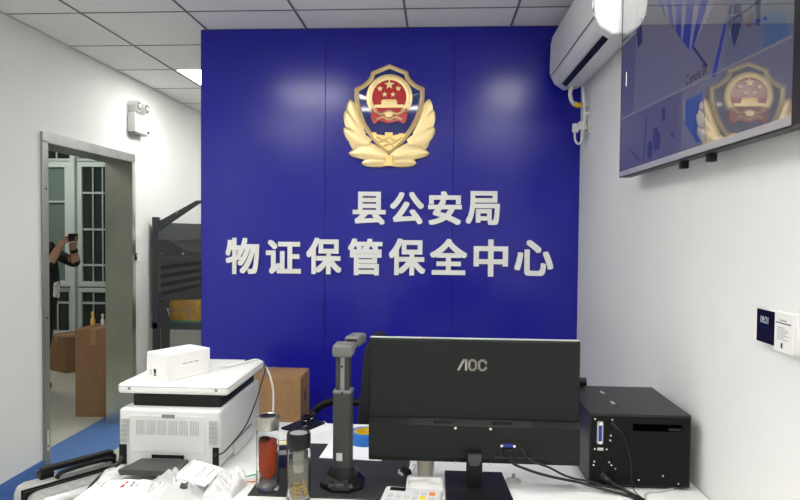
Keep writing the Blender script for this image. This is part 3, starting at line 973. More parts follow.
obj('side_housing', B(-.018, -.0005, -.115, -.085, .004, .086, bev=.004), WHITEPL, t, smooth=True)

# ------------------------------------------------------------------ desk
DZ = .77
t = thing('office_desk', 'long white office desk in front of the blue wall', 'desk', (-.12, 1.80, 0))
def DB(x0, x1, y0, y1, z0, z1, bev=0.0):
    return B(x0 + .12, x1 + .12, y0 - 1.8, y1 - 1.8, z0, z1, bev=bev)
obj('desktop', DB(-1.05, XR - .006, .95, 2.49, DZ - .03, DZ, .003), DESK, t)
for x in (-.86, -.1, .74):
    obj('side_panel', DB(x, x + .025, 1.05, 2.40, 0, DZ - .03), DESK, t)
obj('modesty_panel', DB(-.835, .74, 1.15, 1.168, .25, DZ - .03), DESK, t)

# ------------------------------------------------------------------ monitor seen from behind
t = MONITOR_T = thing('monitor', 'large black computer monitor seen from behind on the white desk', 'monitor', (.115, 1.93, DZ))
mx0, mx1, z0, z1 = -.327, .327, .070, .452
sh = obj('shell', B(mx0, mx1, .0, .022, z0, z1, bev=.003), MONITOR, t)
# slimmer upper back, thicker lower housing with a sloping shoulder
obj('lower_housing', prism([(.0, z0 + .004), (-.030, z0 + .006), (-.034, z0 + .02), (-.034, .192), (-.008, .203), (.0, .203)], mx0 + .004, mx1 - .004, axis='X', bev=.002), MONITOR, t)
obj('shoulder_plate', prism([(-.0085, .2035), (-.0345, .1925), (-.0355, .191), (-.0355, .189), (-.033, .189)], -.20, .18, axis='X'), mat('shoulder_black', (.022, .023, .022), .5, spec=.3), t)
obj('upper_back', B(mx0 + .003, mx1 - .003, -.006, .001, .203, z1 - .003, bev=.003), MONITOR, t)
obj('top_edge', B(mx0 + .002, mx1 - .002, .002, .020, z1 - .001, z1 + .0015), LTGREY, t)
obj('display', B(mx0 + .006, mx1 - .006, .021, .0235, z0 + .02, z1 - .006), GLOSSBLACK, t)
for x in (-.055, .052):
    for z in (.184, .076):
        obj('screw', C((x, -.033, z), (x, -.037, z), .004, n=10), CHROME, t)
    obj('vent_slots', B(x * 1.7 - .03, x * 1.7 + .03, -.030, -.018, .1955, .2015), BLACK, t)
pr = obj('port_recess', B(.065, .195, -.0352, -.033, .100, .150), BLACK, t)
vg = obj('vga_port', B(.090, .120, -.0395, -.035, .128, .140, bev=.002), mat('port_blue', (.02, .03, .28), .4), t)
for x in (.086, .124):
    obj('port_screw', C((x, -.034, .134), (x, -.041, .134), .0045, n=8), CHROME, t)
obj('vga_plug', B(.092, .120, -.050, -.035, .108, .126, bev=.003), BLACK, t)
obj('label_line', B(.066, .19, -.0358, -.0352, .096, .0985), DKGREY, t)
st = obj('stand_column', B(-.021, .027, -.062, -.036, .008, .116, bev=.004), BLACK, t)
obj('column_inlay', prism([(-.017, .112), (.023, .112), (.023, .095), (.015, .078), (-.009, .078), (-.017, .095)], -.064, -.0615), DKGREY, st)
obj('stand_base', prism([(-.085, -.175), (.115, -.175), (.10, .07), (-.085, .07)], .0, .012, axis='Z', bev=.004), BLACK, t)
# brand lettering: slanted A without bar, rounded O and C
LT_ = mat('logo_grey', (.42, .40, .37), .35, .3)
def strokes(paths, th, depth, name):
    bm = bmesh.new()
    for pth in paths:
        for (a, b), (c, d) in zip(pth, pth[1:]):
            v = Vector((c - a, d - b)); l = v.length; v /= l
            nn = Vector((-v.y, v.x)) * th / 2
            e = v * th * .35
            q = [(a - e.x + nn.x, b - e.y + nn.y), (c + e.x + nn.x, d + e.y + nn.y), (c + e.x - nn.x, d + e.y - nn.y), (a - e.x - nn.x, b - e.y - nn.y)]
            prism(q, -.0085, -.0085 + depth, bm=bm)
    return obj(name, bm, LT_, t)
lx, lz, lw = -.047, .358, .0265
lh = .030
strokes([[(lx, lz), (lx + .016, lz + lh), (lx + .0235, lz + lh), (lx + .0235, lz)]], .0065, .003, 'logo_letter')
for k, x in enumerate((lx + .033, lx + .0635)):
    c_ = .006
    w_ = .021
    pth = [(x + w_, lz + .009), (x + w_, lz + c_), (x + w_ - c_, lz), (x + c_, lz), (x, lz + c_), (x, lz + lh - c_), (x + c_, lz + lh), (x + w_ - c_, lz + lh), (x + w_, lz + lh - c_), (x + w_, lz + lh - .009)]
    if k == 0:
        pth = pth + [pth[0]]
    strokes([pth], .0065, .003, 'logo_letter')

# ------------------------------------------------------------------ black instrument box
t = BOX_T = thing('equipment_box', 'black metal equipment box with hinged lid beside the right wall on the desk', 'equipment box', (.6245, 1.925, DZ))
w, dp, hh = .1525, .35, .229
obj('case', B(-w, w, 0, dp, .008, hh, bev=.002), BLACK_MET, t)
obj('lid', B(-w + .104, w - .001, .001, dp - .001, hh, hh + .0025), BLACK_MET, t)
obj('top_plate', B(-w + .001, -w + .101, .001, dp - .001, hh, hh + .0025), BLACK_MET, t)
for y in (.10, .23):
    obj('hinge', B(-w + .094, -w + .108, y, y + .035, hh + .0025, hh + .006, bev=.001), CHROME, t)
obj('back_plate', B(-w + .004, w - .004, -.0015, 0, .012, hh - .004), mat('black_back_plate', (.005, .0055, .0055), .45, spec=.2), t)
sl = obj('access_slot', B(-.022, .125, -.0022, -.001, .181, .203), mat('slot_void', (.0008, .0008, .0008), 1.0, spec=0.0), t)
obj('slot_inner', B(.085, .122, -.0030, -.0022, .184, .192), GLOSSBLACK, sl)
pt = obj('parallel_port', B(-.130, -.112, -.006, -.001, .138, .208, bev=.004), LTGREY, t)
obj('port_core', B(-.1265, -.1165, -.009, -.006, .148, .196, bev=.002), mat('port_core_blue', (.015, .03, .30), .4), pt)
for z in (.144, .202):
    obj('port_screw', C((-.121, -.005, z), (-.121, -.010, z), .005, n=8), CHROME, pt)
obj('usb_port', B(-.128, -.110, -.004, -.001, .118, .126), LTGREY, t)
for (x, z) in ((-.137, .215), (-.085, .214), (-.136, .122), (-.100, .122), (-.137, .083), (-.139, .072), (-.092, .082), (-.085, .073), (-.073, .062), (-.002, .030), (.117, .022), (-.090, .150), (-.088, .165), (.07, .045)):
    obj('screw', C((x, -.0014, z), (x, -.0032, z), .0027, n=8), CHROME, t)
obj('power_inlet', B(-.128, -.098, -.004, -.001, .028, .056, bev=.002), BLACK, t)
obj('foot', B(-.14, -.12, .02, .04, 0, .008), RUBBER, t); obj('foot', B(.12, .14, .02, .04, 0, .008), RUBBER, t)
obj('foot', B(-.14, -.12, .31, .33, 0, .008), RUBBER, t); obj('foot', B(.12, .14, .31, .33, 0, .008), RUBBER, t)
t = thing('webcam', 'tiny black webcam perched on the far edge of the black equipment box', 'webcam', (.515, 2.255, DZ + hh + .003))
obj('foot', B(-.012, .012, -.008, .008, 0, .006, bev=.002), BLACK, t)
obj('head', C((-.02, 0, .018), (.022, 0, .018), .0155, n=18), BLACK, t, smooth=True)

# cables behind the box and monitor
def cable(name, lab, pts, rad, m, plug=None, owner=None):
    P0 = Vector(owner.location) if owner else Vector(pts[0])
    if owner:                                  # a cord plugged into its device is a part of it
        o = obj(name, tube([Vector(p) - P0 for p in pts], rad, 8), m, owner, smooth=True)
    else:
        o = thing(name, lab, 'cable', pts[0])
        obj('cord', tube([Vector(p) - P0 for p in pts], rad, 8), m, o, smooth=True)
    if plug:
        a, b, rr = plug
        obj('plug', C(Vector(a) - P0, Vector(b) - P0, rr, rr * .75, n=12), m, o, smooth=True)
    return o
zc = DZ + .006
cable('video_cable', 'thick black video cable running from the monitor to the black equipment box',
      [(.221, 1.879, .880), (.234, 1.872, .858), (.27, 1.874, .842), (.31, 1.878, .828), (.36, 1.885, .814), (.41, 1.892, .803), (.46, 1.895, .792), (.51, 1.885, .782), (.565, 1.868, zc), (.60, 1.82, zc), (.612, 1.74, zc)], .0042, RUBBER, owner=MONITOR_T)
cable('power_cable', 'thin black power cable drooping from the monitor beside the video cable',
      [(.262, 1.888, .895), (.275, 1.882, .875), (.305, 1.885, .857), (.345, 1.890, .842), (.385, 1.897, .820), (.42, 1.903, .806), (.465, 1.907, .797), (.52, 1.895, .787), (.565, 1.880, .782), (.590, 1.84, zc), (.596, 1.74, zc)], .0034, RUBBER, ((.262, 1.894, .898), (.266, 1.884, .885), .006), owner=MONITOR_T)
cable('power_cable', 'black power cord hanging from the socket of the black equipment box',
      [(.5115, 1.916, .812), (.52, 1.898, .808), (.545, 1.888, .795), (.58, 1.872, .781), (.606, 1.83, zc), (.618, 1.74, zc)], .0046, RUBBER, ((.5115, 1.92, .812), (.528, 1.893, .804), .010), owner=BOX_T)
cable('signal_cable', 'thin black lead hanging down the back of the black equipment box',
      [(.545, 1.917, .968), (.57, 1.912, .94), (.592, 1.911, .87), (.597, 1.905, .80), (.603, 1.88, zc), (.625, 1.80, zc), (.628, 1.74, zc)], .0016, RUBBER, ((.538, 1.920, .975), (.552, 1.914, .958), .005), owner=BOX_T)
cable('grey_cable', 'thin grey cable on the desk under the black equipment box',
      [(.735, 1.935, zc - .002), (.69, 1.908, zc - .001), (.65, 1.90, zc - .002), (.625, 1.87, zc - .002), (.615, 1.80, zc - .002), (.634, 1.74, zc - .002)], .0030, LTGREY)

t = thing('suction_hook', 'small clear suction hook lying on the desk by the monitor base', 'hook', (.246, 1.955, DZ))
obj('cup', lathe([(0, 0), (.026, 0), (.025, .003), (.010, .007), (.006, .012), (0, .012)], 20), mat('clear_vinyl', (.62, .62, .58), .25, trans=.3), t, smooth=True)
obj('knob', lathe([(0, .011), (.006, .011), (.0055, .022), (.003, .025), (0, .025)], 14), MIDGREY, t, smooth=True)

# ------------------------------------------------------------------ printer
t = PRINTER_T = thing('laser_printer', 'white multifunction laser printer standing at the end of the desk, rear side showing', 'printer', (-.872, 2.18, DZ))
px, py = -.872, 2.18
def PB(x0, x1, y0, y1, z0, z1, bev=0.0, seg=2):
    return B(x0 - px, x1 - px, y0 - py, y1 - py, z0 - DZ, z1 - DZ, bev=bev, seg=seg)
obj('body', PB(-1.043, -.702, 1.965, 2.41, .776, .965, .010, 3), PRWHITE, t, smooth=True)
obj('scanner_neck', PB(-1.018, -.712, 2.005, 2.38, .960, 1.008, .012, 3), BLACK, t, smooth=True)
ld = obj('scanner_lid', PB(-1.062, -.684, 1.990, 2.415, 1.007, 1.042, .012, 3), WHITEPL, t, smooth=True)
obj('lid_seam', PB(-1.0625, -.6835, 1.9895, 2.4155, 1.032, 1.0332), MIDGREY, ld)
for x in (-1.02, -.725):
    obj('lid_notch', PB(x - .005, x + .005, 1.989, 1.992, 1.022, 1.030), MIDGREY, ld)
obj('rear_cover', PB(-1.005, -.752, 1.9625, 1.966, .825, .945, .001, 1), PRWHITE, t)
obj('cover_handle', PB(-.897, -.853, 1.961, 1.9635, .938, .950, .001, 1), MIDGREY, t)
obj('rear_slot', PB(-.931, -.823, 1.962, 1.9665, .797, .816), BLACK, t)
obj('slot_roller', PB(-.925, -.829, 1.9605, 1.963, .797, .804), LTGREY, t)
GRL = mat('vent_grey', (.42, .43, .42), .6)
def slit(x, z0, z1, w=.0016):
    obj('vent_slit', PB(x, x + w, 1.9612, 1.9632, z0, z1), GRL, t)
x = -.983
k = 0
while x < -.772:
    if k % 7 != 6:
        slit(x, .882, .930)
    x += .0052
    k += 1
for k in range(6):
    slit(-1.037 + k * .0052, .855, .932)
    slit(-.738 + k * .0052, .855, .932)
for zz in (.870, .885, .900, .915):
    obj('vent_rib', PB(-1.038, -1.006, 1.9608, 1.9625, zz, zz + .0022), PRWHITE, t)
    obj('vent_rib', PB(-.739, -.706, 1.9608, 1.9625, zz, zz + .0022), PRWHITE, t)
for (x0, x1, z0_, z1_) in ((-1.041, -1.016, .782, .847), (-.727, -.706, .778, .845)):
    obj('rear_socket', PB(x0, x1, 1.961, 1.9655, z0_, z1_, .001, 1), BLACK, t)
obj('paper_tray', prism([(-.99 - px, 1.86 - py), (-.80 - px, 1.875 - py), (-.808 - px, 1.963 - py), (-.965 - px, 1.963 - py)], .022, .034, axis='Z', bev=.003), DKGREY, t)
obj('tray_lip', PB(-.985, -.80, 1.857, 1.866, .788, .806), DKGREY, t)
obj('side_tray', PB(-.703, -.690, 2.09, 2.29, .776, .815, .003, 1), PRWHITE, t)
obj('side_gap', PB(-.7025, -.700, 2.08, 2.30, .815, .822), MIDGREY, t)
for x in (-1.02, -.73):
    for y in (2.0, 2.37):
        obj('foot', C((x - px, y - py, 0), (x - px, y - py, .008), .012, n=10), RUBBER, t)

an = math.radians(59.7)
t = thing('white_carton', 'plain white carton lying on top of the printer', 'box', (-.9085, 2.1255, 1.0425), an)
obj('carton', B(-.089, .089, -.0575, .0575, 0, .090, bev=.002, seg=1), WHITECARD, t)
obj('lid_line', B(-.0893, -.0889, -.057, .057, .084, .0845), LTGREY, t)
obj('icon_ring', C((-.0888, .034, .022), (-.0895, .034, .022), .008, .008, n=16), PRINTG, t)
obj('icon_centre', C((-.0892, .034, .022), (-.0897, .034, .022), .0055, .0055, n=16), WHITECARD, t)
obj('black_tag', B(-.0896, -.0889, .003, .016, .012, .036), LINK, t)
obj('tag_mark', B(-.0899, -.0896, .006, .012, .016, .020), LTGREY, t)
for k in range(3):
    obj('print_line', B(-.028 + k * .024, -.010 + k * .024, -.0579, -.0574, .050, .0535), PRINTG, t)

cable('white_lead', 'white lead curling from the carton on the printer down behind it',
      [(-.80, 2.215, 1.055), (-.775, 2.26, 1.0475), (-.74, 2.33, 1.047), (-.705, 2.40, 1.043), (-.675, 2.425, 1.00), (-.655, 2.43, .93), (-.652, 2.43, .85), (-.66, 2.43, .80), (-.70, 2.44, DZ + .006)], .0042, CABLEW)
cable('data_lead', 'thin black lead looping down the side of the printer into its rear socket',
      [(-.745, 2.36, 1.0475), (-.715, 2.395, 1.046), (-.676, 2.40, 1.02), (-.672, 2.33, .965), (-.675, 2.26, .91), (-.68, 2.16, .855), (-.69, 2.0, .830), (-.70, 1.955, .827), (-.716, 1.952, .824)], .0024, RUBBER, ((-.716, 1.9605, .824), (-.716, 1.945, .824), .006), owner=PRINTER_T)
cable('printer_power_cord', 'black power cord leaving the printer and dropping past the suitcase',
      [(-1.028, 1.958, .80), (-1.032, 1.945, .792), (-1.058, 1.925, .778), (-1.072, 1.89, .764), (-1.078, 1.85, .748), (-1.074, 1.80, .72), (-1.07, 1.76, .64), (-1.075, 1.76, .40), (-1.08, 1.78, .08), (-1.10, 1.80, .006)], .0042, RUBBER, ((-1.028, 1.9605, .806), (-1.034, 1.942, .79), .009))

# ------------------------------------------------------------------ suitcase beside the desk
t = thing('suitcase', 'silver ribbed hard-shell suitcase with black handles standing beside the desk', 'suitcase', (-1.205, 2.075, 0), math.radians(53.1))
# local x along the long side, local -y towards the desk
for yy0, yy1 in ((-.125, -.004), (.004, .105)):
    obj('shell_half', B(-.215, .215, yy0, yy1, .045, .705, bev=.035, seg=4), SILVER, t, smooth=True)
obj('seam_band', B(-.218, .218, -.004, .004, .042, .708, bev=.002), BLACK, t)
for k in range(28):
    x = -.175 + k * .0128
    obj('rib', B(x, x + .006, -.100, -.034, .7035, .7075, bev=.0015, seg=1), SILVER, t)
obj('rim_band', B(-.216, .216, -.024, -.017, .0425, .7075, bev=.001, seg=1), BLACK, t)
hb = obj('top_handle', B(-.135, .11, .055, .088, .722, .740, bev=.006), BLACK, t)
for x in (-.12, .095):
    obj('handle_mount', B(x - .022, x + .022, .050, .093, .700, .726, bev=.004), BLACK, hb)
obj('carry_handle', tube([(-.10, .03, .705), (-.08, .028, .722), (0, .026, .727), (.08, .028, .722), (.10, .03, .705)], .008, 8), BLACK, t, smooth=True)
for x in (-.17, .17):
    for y in (-.08, .06):
        obj('wheel', C((x, y - .012, .024), (x, y + .012, .024), .024, n=18), BLACK, t, smooth=True)
        obj('wheel_fork', B(x - .02, x + .02, y - .02, y + .02, .036, .055), BLACK, t)

# ------------------------------------------------------------------ bags and packets on the desk
def crumple(name, lab, cat, cx, cy, w, d, h, rz, m, seed, amp=.35, n=26, group=None, sharp=22.0, z=None):
    bm = bmesh.new()
    g = []
    for i in range(n + 1):
        row = []
        for k in range(n + 1):
            a, b = i / n * 2 - 1, k / n * 2 - 1
            e = max(0, (1 - a ** 4) * (1 - b ** 4)) ** .6
            v = Vector((a * w / 2, b * d / 2, 0))
            q = noise.noise(Vector((v.x * sharp + seed, v.y * sharp, seed * 3.1)))
            q2 = abs(noise.noise(Vector((v.x * sharp * 2.3 + seed, v.y * sharp * 2.3, 9 + seed))))
            z_ = h * e * (.62 + amp * q + amp * .9 * q2) + .0008
            jx = .10 * w * noise.noise(Vector((a * 1.6 + seed, b * 1.6, 4.0))) * (abs(b) ** 2)
            jy = .10 * d * noise.noise(Vector((a * 1.6 + seed, b * 1.6, 14.0))) * (abs(a) ** 2)
            row.append(bm.verts.new((v.x + jx, v.y + jy, max(.0008, z_))))
        g.append(row)
    for i in range(n):
        for k in range(n):
            bm.faces.new((g[i][k], g[i + 1][k], g[i + 1][k + 1], g[i][k + 1]))
    low = bmesh.ops.duplicate(bm, geom=bm.verts[:] + bm.edges[:] + bm.faces[:])
    for v in [q for q in low['geom'] if isinstance(q, bmesh.types.BMVert)]:
        v.co.z = .0003
    bmesh.ops.remove_doubles(bm, verts=bm.verts[:], dist=.0006)
    t = thing(name, lab, cat, (cx, cy, DZ if z is None else z), rz, group)
    o = obj('wrapper', bm, m, t, smooth=True)
    return t, o
def stamp(t, o, pts, m, name='print_mark', lift=.0009):
    """small ink patches that follow the surface of the packet."""
    from mathutils.bvhtree import BVHTree
    bmx = bmesh.new(); bmx.from_mesh(o.data)
    tr = BVHTree.FromBMesh(bmx)
    for (x0, x1, y0, y1) in pts:
        bm = bmesh.new()
        nn = 4
        g = []
        for i in range(nn + 1):
            for k in range(nn + 1):
                x, y = x0 + (x1 - x0) * i / nn, y0 + (y1 - y0) * k / nn
                hit = tr.ray_cast(Vector((x, y, 1)), Vector((0, 0, -1)))
                zz = hit[0].z if hit[0] else .001
                g.append(bm.verts.new((x, y, zz + lift)))
        for i in range(nn):
            for k in range(nn):
                bm.faces.new((g[i * (nn + 1) + k], g[(i + 1) * (nn + 1) + k], g[(i + 1) * (nn + 1) + k + 1], g[i * (nn + 1) + k + 1]))
        obj(name, bm, m, o)
    bmx.free()
t, o = crumple('paper_packet', 'white packet with a small red print beside the printer power cord', 'packet', -.935, 1.785, .17, .10, .035, math.radians(8), PACKET, 3.1, .25)
stamp(t, o, [(.000, .009, -.028, .000), (.004, .012, .004, .016)], REDINK)
stamp(t, o, [(-.06, -.054, -.02, .02), (.025, .032, -.02, .015), (.040, .044, -.02, .012)], PRINTG)
t, o = crumple('plastic_bag', 'clear crumpled plastic bag lying against the printer tray', 'plastic bag', -.765, 1.772, .17, .13, .06, math.radians(10), FILM, 7.7, .5, 30)
stamp(t, o, [(.020, .042, -.050, -.030)], LINK)
t, o = crumple('paper_packet', 'white packet with grey lettering propped on the clear plastic bag', 'packet', -.715, 1.815, .12, .085, .022, math.radians(-24), PACKET, 12.3, .25, z=DZ + .050)
t.rotation_euler = (math.radians(18), math.radians(4), math.radians(-20))
stamp(t, o, [(-.045, -.041, -.02, .03), (-.036, -.033, -.02, .015), (.014, .018, -.03, .022), (.024, .027, -.03, .01), (.045, .048, -.02, .02)], PRINTG)
t, o = crumple('plastic_bag', 'milky crumpled plastic bag next to the small striped medicine box', 'plastic bag', -.628, 1.82, .09, .14, .05, math.radians(-8), mat('milky_film', (.86, .86, .85), .25, alpha=.78, spec=.7), 21.4, .5, 28)
t, o = crumple('plastic_bag', 'flat clear plastic bag at the desk corner below the printer', 'plastic bag', -1.018, 1.87, .05, .10, .03, 0, FILM, 33.0, .5, 22)
t = thing('medicine_box', 'small white box with green and orange stripes next to the red tea bottle', 'box', (-.585, 1.885, DZ), math.radians(6))
obj('carton', B(-.035, .035, -.03, .03, 0, .026, bev=.001, seg=1), WHITECARD, t)
obj('stripe', B(-.0352, .0352, -.0303, -.0299, .009, .013), ORANGE, t)
obj('stripe', prism([(.005, -.03), (.035, -.012), (.035, .004), (-.01, -.03)], .026, .0263, axis='Z'), GREENINK, t)
obj('stripe', prism([(-.03, -.012), (-.02, -.012), (-.015, .02), (-.032, .02)], .026, .0263, axis='Z'), GREENINK, t)

# ------------------------------------------------------------------ mat, paper, tape, small things
obj_m = obj('desk_mat', B(-.28, .188, -.225, .235, 0, .003, bev=.0012, seg=1), MATM, loc=(-.275, 2.005, DZ))
tag(obj_m, 'black leather desk mat under the bottles and document camera', 'desk mat')
MZ = DZ + .0035
o = obj('paper_sheet', B(-.108, .108, -.15, .15, 0, .0008), PAPER, loc=(-.285, 2.238, MZ), rot=(0, 0, math.radians(-3)))
tag(o, 'white paper sheet on the desk mat under the blue tape roll', 'paper')
o = obj('paper_sheet', B(-.09, .09, -.06, .06, 0, .0008), PAPER, loc=(-.50, 2.41, DZ + .0003), rot=(0, 0, math.radians(35)))
tag(o, 'white paper sheet under the black flat case', 'paper')
t = thing('tape_roll', 'roll of bright blue tape with yellow core lying on paper', 'tape roll', (-.262, 2.265, MZ + .001))
bm = lathe([(.040, 0), (.056, 0), (.057, .002), (.057, .038), (.056, .040), (.040, .040), (.040, 0)], 40)
obj('tape', bm, BLUETAPE, t, smooth=True)
obj('core', lathe([(.034, .001), (.0398, .001), (.0398, .041), (.034, .041), (.034, .001)], 40), YELLOW, t, smooth=True)
obj('loose_end', prism([(-.0575, -.012), (-.060, -.03), (-.0585, -.03), (-.056, -.012)], .004, .036, axis='Z'), BLUETAPE, t)
for k in range(6):
    o = None
ink = [(-.36, 2.13), (-.35, 2.30), (-.30, 2.14)]

t = thing('flat_case', 'black flat case with a coiled black lead at the far desk edge', 'case', (-.53, 2.435, DZ + .0012), math.radians(62))
obj('case', B(-.075, .075, -.052, .052, 0, .008, bev=.002), BLACK, t)
obj('coil', tube([(.03 + .03 * math.cos(a), .0 + .024 * math.sin(a), .014 + .0022 * a) for a in [q * .5 for q in range(0, 26)]], .005, 6, 2), GLOSSBLACK, t, smooth=True)
obj('clasp', B(-.035, -.01, -.03, -.02, .008, .014, bev=.002), CHROME, t)

t = thing('navy_box', 'dark navy box standing on the mat behind the bottles', 'box', (-.505, 2.02, MZ), math.radians(10))
obj('carton', B(-.035, .05, -.03, .03, 0, .075, bev=.002, seg=1), NAVY, t)
obj('top_label', B(-.03, .03, -.02, .02, .075, .0755), mat('pale_yellow_label', (.75, .72, .4), .6), t)
obj('side_label', B(-.02, .04, -.0305, -.0300, .045, .06), PRINTG, t)

# ------------------------------------------------------------------ glass bottles
def bottle(name, lab, x, y, z, rr, h, capm, caph, topm):
    t = thing(name, lab, 'bottle', (x, y, z))
    gh = h - caph
    obj('glass', lathe([(0, 0), (rr * .95, 0), (rr, .006), (rr, gh - .010), (rr * .94, gh - .002), (rr * .90, gh), (rr * .84, gh), (rr * .84, gh - .004), (rr * .90, gh - .014), (rr * .90, .014), (rr * .82, .010), (0, .010)], 32), BOTTLE, t, smooth=True)
    obj('cap', lathe([(0, gh + .0005), (rr * .95, gh + .0005), (rr * 1.0, gh + .003), (rr * 1.0, h - .006), (rr * .95, h - .001), (rr * .80, h), (rr * .72, h - .002)], 32), capm, t, smooth=True)
    obj('cap_top', lathe([(rr * .73, h - .0025), (rr * .5, h - .004), (0, h - .0045)], 28), topm, t, smooth=True)
    return t, gh
t, gh = bottle('glass_tea_bottle', 'glass bottle of red tea with brushed steel cap on the black mat', -.506, 1.825, MZ, .0345, .226, mat('brushed_cap', (.42, .40, .36), .34, 1.0, var=.2, vscale=60, stretch=(1, 1, .05)), .042, BLACK)
obj('tea', lathe([(0, .030), (.013, .034), (.025, .05), (.0275, .075), (.0275, .150), (0, .150)], 28), TEA, t, smooth=True)
obj('strainer', lathe([(.0, .044), (.010, .045), (.016, .06), (.017, .155), (.015, .155), (.014, .062), (0, .050)], 20, -.011, .004), TEADARK, t, smooth=True)
obj('glass_base', lathe([(0, .011), (.028, .011), (.029, .016), (.022, .024), (0, .026)], 24), THICKGLASS, t, smooth=True)
t, gh = bottle('glass_flower_tea_bottle', 'clear glass bottle with black cap and flower tea at the bottom', -.396, 1.755, MZ, .0345, .200, BLACK, .042, mat('satin_lid', (.62, .60, .56), .32, .6))
obj('infuser', lathe([(.014, .085), (.016, .09), (.017, .145), (.022, .150), (.0215, .150), (.0155, .145), (.0145, .09), (.012, .085)], 20), mat('smoky_glass', (.42, .43, .38), .06, alpha=.4), t, smooth=True)
bm = bmesh.new()
rnd = random.Random(5)
for k in range(46):
    a, rr, z = rnd.uniform(0, 2 * PI), .026 * math.sqrt(rnd.random()), rnd.uniform(.014, .045)
    p = Vector((rr * math.cos(a), rr * math.sin(a), z))
    d = Vector((rnd.uniform(-1, 1), rnd.uniform(-1, 1), rnd.uniform(-.6, .6))).normalized() * .007
    tube([p - d, p + d * .2 + Vector((0, 0, .003)), p + d], .0016, 5, 2, bm)
o = obj('flower_petals', bm, mat('dried_flower', (.50, .33, .05), .7), t, smooth=True)
o['kind'] = 'stuff'
obj('pale_tea', lathe([(0, .0125), (.028, .0125), (.0295, .016), (.0295, .115), (0, .115)], 24), mat('pale_tea', (.50, .47, .36), .05, alpha=.20), t, smooth=True)

# ------------------------------------------------------------------ document camera
t = thing('document_camera', 'grey document camera with tall telescopic column on a glossy black base', 'document camera', (-.284, 1.872, MZ))
oc = [(.070 * math.cos(2 * PI * (i + .5) / 8), .062 * math.sin(2 * PI * (i + .5) / 8)) for i in range(8)]
bm = bmesh.new()
lev = [(1.0, .0), (1.04, .008), (1.0, .018), (.72, .038), (.56, .058)]
rings = [[bm.verts.new((a * s, b * s, z)) for a, b in oc] for s, z in lev]
bm.faces.new(rings[0][::-1]); bm.faces.new(rings[-1])
for A, Z in zip(rings, rings[1:]):
    for i in range(8):
        bm.faces.new((A[i], A[(i + 1) % 8], Z[(i + 1) % 8], Z[i]))
obj('base', bm, GLOSSBLACK, t)
obj('base_collar', lathe([(.047, .028), (.045, .045), (.036, .060), (.030, .060), (.030, .04), (.047, .028)], 24), BLACK, t, smooth=True)
obj('base_button', B(-.012, .012, -.060, -.050, .016, .026, bev=.003), DKGREY, t)
for x in (-.03, .032):
    obj('base_stud', C((x, -.052, .020), (x, -.060, .022), .006, n=12), DKGREY, t)
DCG = mat('camera_grey', (.045, .045, .044), .45, spec=.3)
DCT = mat('camera_grey_light', (.15, .15, .145), .42)
obj('outer_column', B(-.0285, .0285, -.0285, .0285, .045, .298, bev=.010, seg=3), DCG, t, smooth=True)
obj('column_ring', B(-.030, .030, -.030, .030, .288, .300, bev=.009, seg=3), DCT, t, smooth=True)
obj('inner_column', B(-.0215, .0215, -.0215, .0215, .298, .405, bev=.006, seg=2), DCG, t, smooth=True)
obj('column_groove', B(-.006, .006, -.0225, -.0212, .300, .400), MIDGREY, t)
obj('lock_hole', C((-.002, -.0222, .372), (-.002, -.0232, .372), .0035, n=10), BLACK, t)
obj('ring_mark', B(-.004, .004, -.0305, -.0298, .291, .296), BLACK, t)
obj('head', B(-.031, .031, -.034, .036, .400, .440, bev=.010, seg=3), DCT, t, smooth=True)
dirv = Vector((.055, .20, .018))
arm = obj('swing_arm', B(-.022, .022, .02, .075, .410, .434, bev=.008, seg=3), DCT, t, smooth=True, rot=(0, 0, math.radians(-9)))
obj('camera_module', B(-.026, .026, .082, .175, .412, .446, bev=.010, seg=3), DCT, t, smooth=True, rot=(0, 0, math.radians(-9)))
obj('arm_joint', C((.011, .076, .409), (.011, .076, .438), .018, n=20), BLACK, t, smooth=True)
obj('white_sticker', B(-.016, .002, -.0292, -.0284, .086, .110), LTGREY, t)

# ------------------------------------------------------------------ small things by the monitor base
t = thing('white_tray', 'small white open carton tray in front of the beige cup', 'tray', (-.033, 1.872, DZ), 0)
bm = bmesh.new()
box(bm, -.055, .055, -.045, .045, 0, .003)
box(bm, -.055, .055, -.045, -.041, .003, .020); box(bm, -.055, .055, .041, .045, .003, .020)
box(bm, -.055, -.051, -.041, .041, .003, .020); box(bm, .051, .055, -.041, .041, .003, .020)
obj('carton', bm, WHITECARD, t)
obj('divider', B(.012, .016, -.041, .041, .003, .016), WHITECARD, t)
obj('insert', B(-.045, .010, -.036, .036, .003, .010), WHITECARD, t)
t = thing('paper_cup', 'small beige cup standing behind the white tray', 'cup', (-.032, 1.965, DZ))
obj('wall', lathe([(0, 0), (.024, 0), (.029, .058), (.0305, .060), (.0305, .062), (.0285, .062), (.0235, .003), (0, .003)], 28), CUP, t, smooth=True)
obj('rim', lathe([(.0290, .0595), (.0315, .0600), (.0315, .063), (.0290, .0632)], 28), CUP, t, smooth=True)
t = thing('binder_clip', 'black binder clip with wire loops next to the beige cup', 'clip', (-.094, 1.985, DZ + .0035), math.radians(-50))
obj('clip_body', prism([(-.010, 0), (.010, 0), (.002, .018), (-.002, .018)], -.018, .018, axis='X'), BLACK, t)
for s in (-1, 1):
    obj('wire_loop', tube([(-.008, s * .010, .002), (-.010, s * .022, .010), (-.005, s * .034, .018), (.005, s * .034, .018), (.010, s * .022, .010), (.008, s * .010, .002)], .0017, 6), CHROME, t, smooth=True)
obj('white_label', B(-.012, .012, -.0255, -.0225, .0, .008), WHITEPL, t)
t = thing('desk_calculator', 'white rounded calculator with dark display at the front of the desk', 'calculator', (-.070, 1.735, MZ), math.radians(-6))
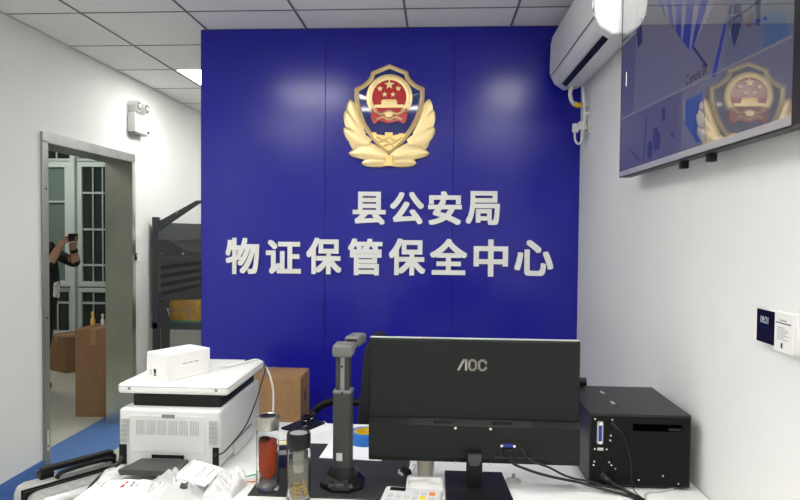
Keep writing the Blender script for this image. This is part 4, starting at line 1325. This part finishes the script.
obj('case', B(-.085, .085, -.085, .075, 0, .028, bev=.010, seg=3), mat('calculator_grey', (.66, .66, .68), .4), t, smooth=True)
obj('display', B(-.068, -.022, .040, .062, .0275, .0295, bev=.001, seg=1), GLOSSBLACK, t)
rnd = random.Random(3)
for i in range(6):
    for k in range(4):
        m = ORANGE if (i, k) == (5, 3) else (YELLOW if (i, k) == (4, 2) else LTGREY)
        if i < 3 and k == 3:
            continue
        obj('key', B(-.068 + i * .0235, -.051 + i * .0235, -.070 + k * .031, -.050 + k * .031, .0275, .031, bev=.0015, seg=1), m, t)
t = thing('kraft_notebook', 'kraft paper notebook lying under the edge of the white calculator', 'notebook', (-.205, 1.700, DZ), math.radians(8))
obj('cover', B(-.02, .02, -.06, .06, 0, .006, bev=.001, seg=1), CARD, t)
obj('pages', B(-.019, .0195, -.058, .058, .0062, .009), PAPER, t)

# ------------------------------------------------------------------ office chair behind the desk
t = thing('office_chair', 'black office chair turned sideways behind the desk', 'chair', (-.56, 2.80, 0), math.radians(90))
# local: y = backrest side is -y after turning; front along +y (towards -X of the room)
obj('seat', B(-.22, .22, -.21, .22, .45, .53, bev=.03, seg=3), CLOTH, t, smooth=True)
bk = obj('backrest', B(-.21, .21, -.035, .035, 0, .50, bev=.03, seg=3), CLOTH, t, smooth=True, loc=(0, -.245, .575), rot=(math.radians(5), 0, 0))
obj('back_bracket', tube([(0, -.05, .44), (0, -.24, .44), (0, -.27, .62), (0, -.29, .80)], .022, 8), BLACK, t, smooth=True)
for s in (-1, 1):
    obj('armrest', tube([(s * .25, -.22, .700), (s * .25, -.08, .708), (s * .25, .0, .690), (s * .25, .055, .640), (s * .245, .06, .56), (s * .22, .02, .478)], .019, 10), BLACK, t, smooth=True)
    obj('arm_stay', tube([(s * .25, -.22, .700), (s * .22, -.25, .69)], .016, 8, smooth=False), BLACK, t)
obj('gas_column', C((0, 0, .08), (0, 0, .45), .026, .022, n=16), CHROME, t, smooth=True)
for k in range(5):
    a = 2 * PI * k / 5 + .9
    obj('base_arm', tube([(0, 0, .10), (.14 * math.cos(a), .14 * math.sin(a), .09), (.25 * math.cos(a), .25 * math.sin(a), .07)], .018, 8), BLACK, t, smooth=True)
    c_, s_ = math.cos(a) * .255, math.sin(a) * .255
    obj('caster', C((c_ - .012 * math.sin(a), s_ + .012 * math.cos(a), .028), (c_ + .012 * math.sin(a), s_ - .012 * math.cos(a), .028), .028, n=16), BLACK, t, smooth=True)
o = carton('cardboard_box', 'light brown cardboard box standing between the printer and the blue wall', -1.10, -.69, 3.10, 3.32, .806, 0.0, m=CARD)
obj('side_print', B(.2051, .2056, -.02, .01, .66, .72), LINK, o)
obj('hand_hole', B(.13, .155, -.1105, -.110, .72, .745), TAPE, o)
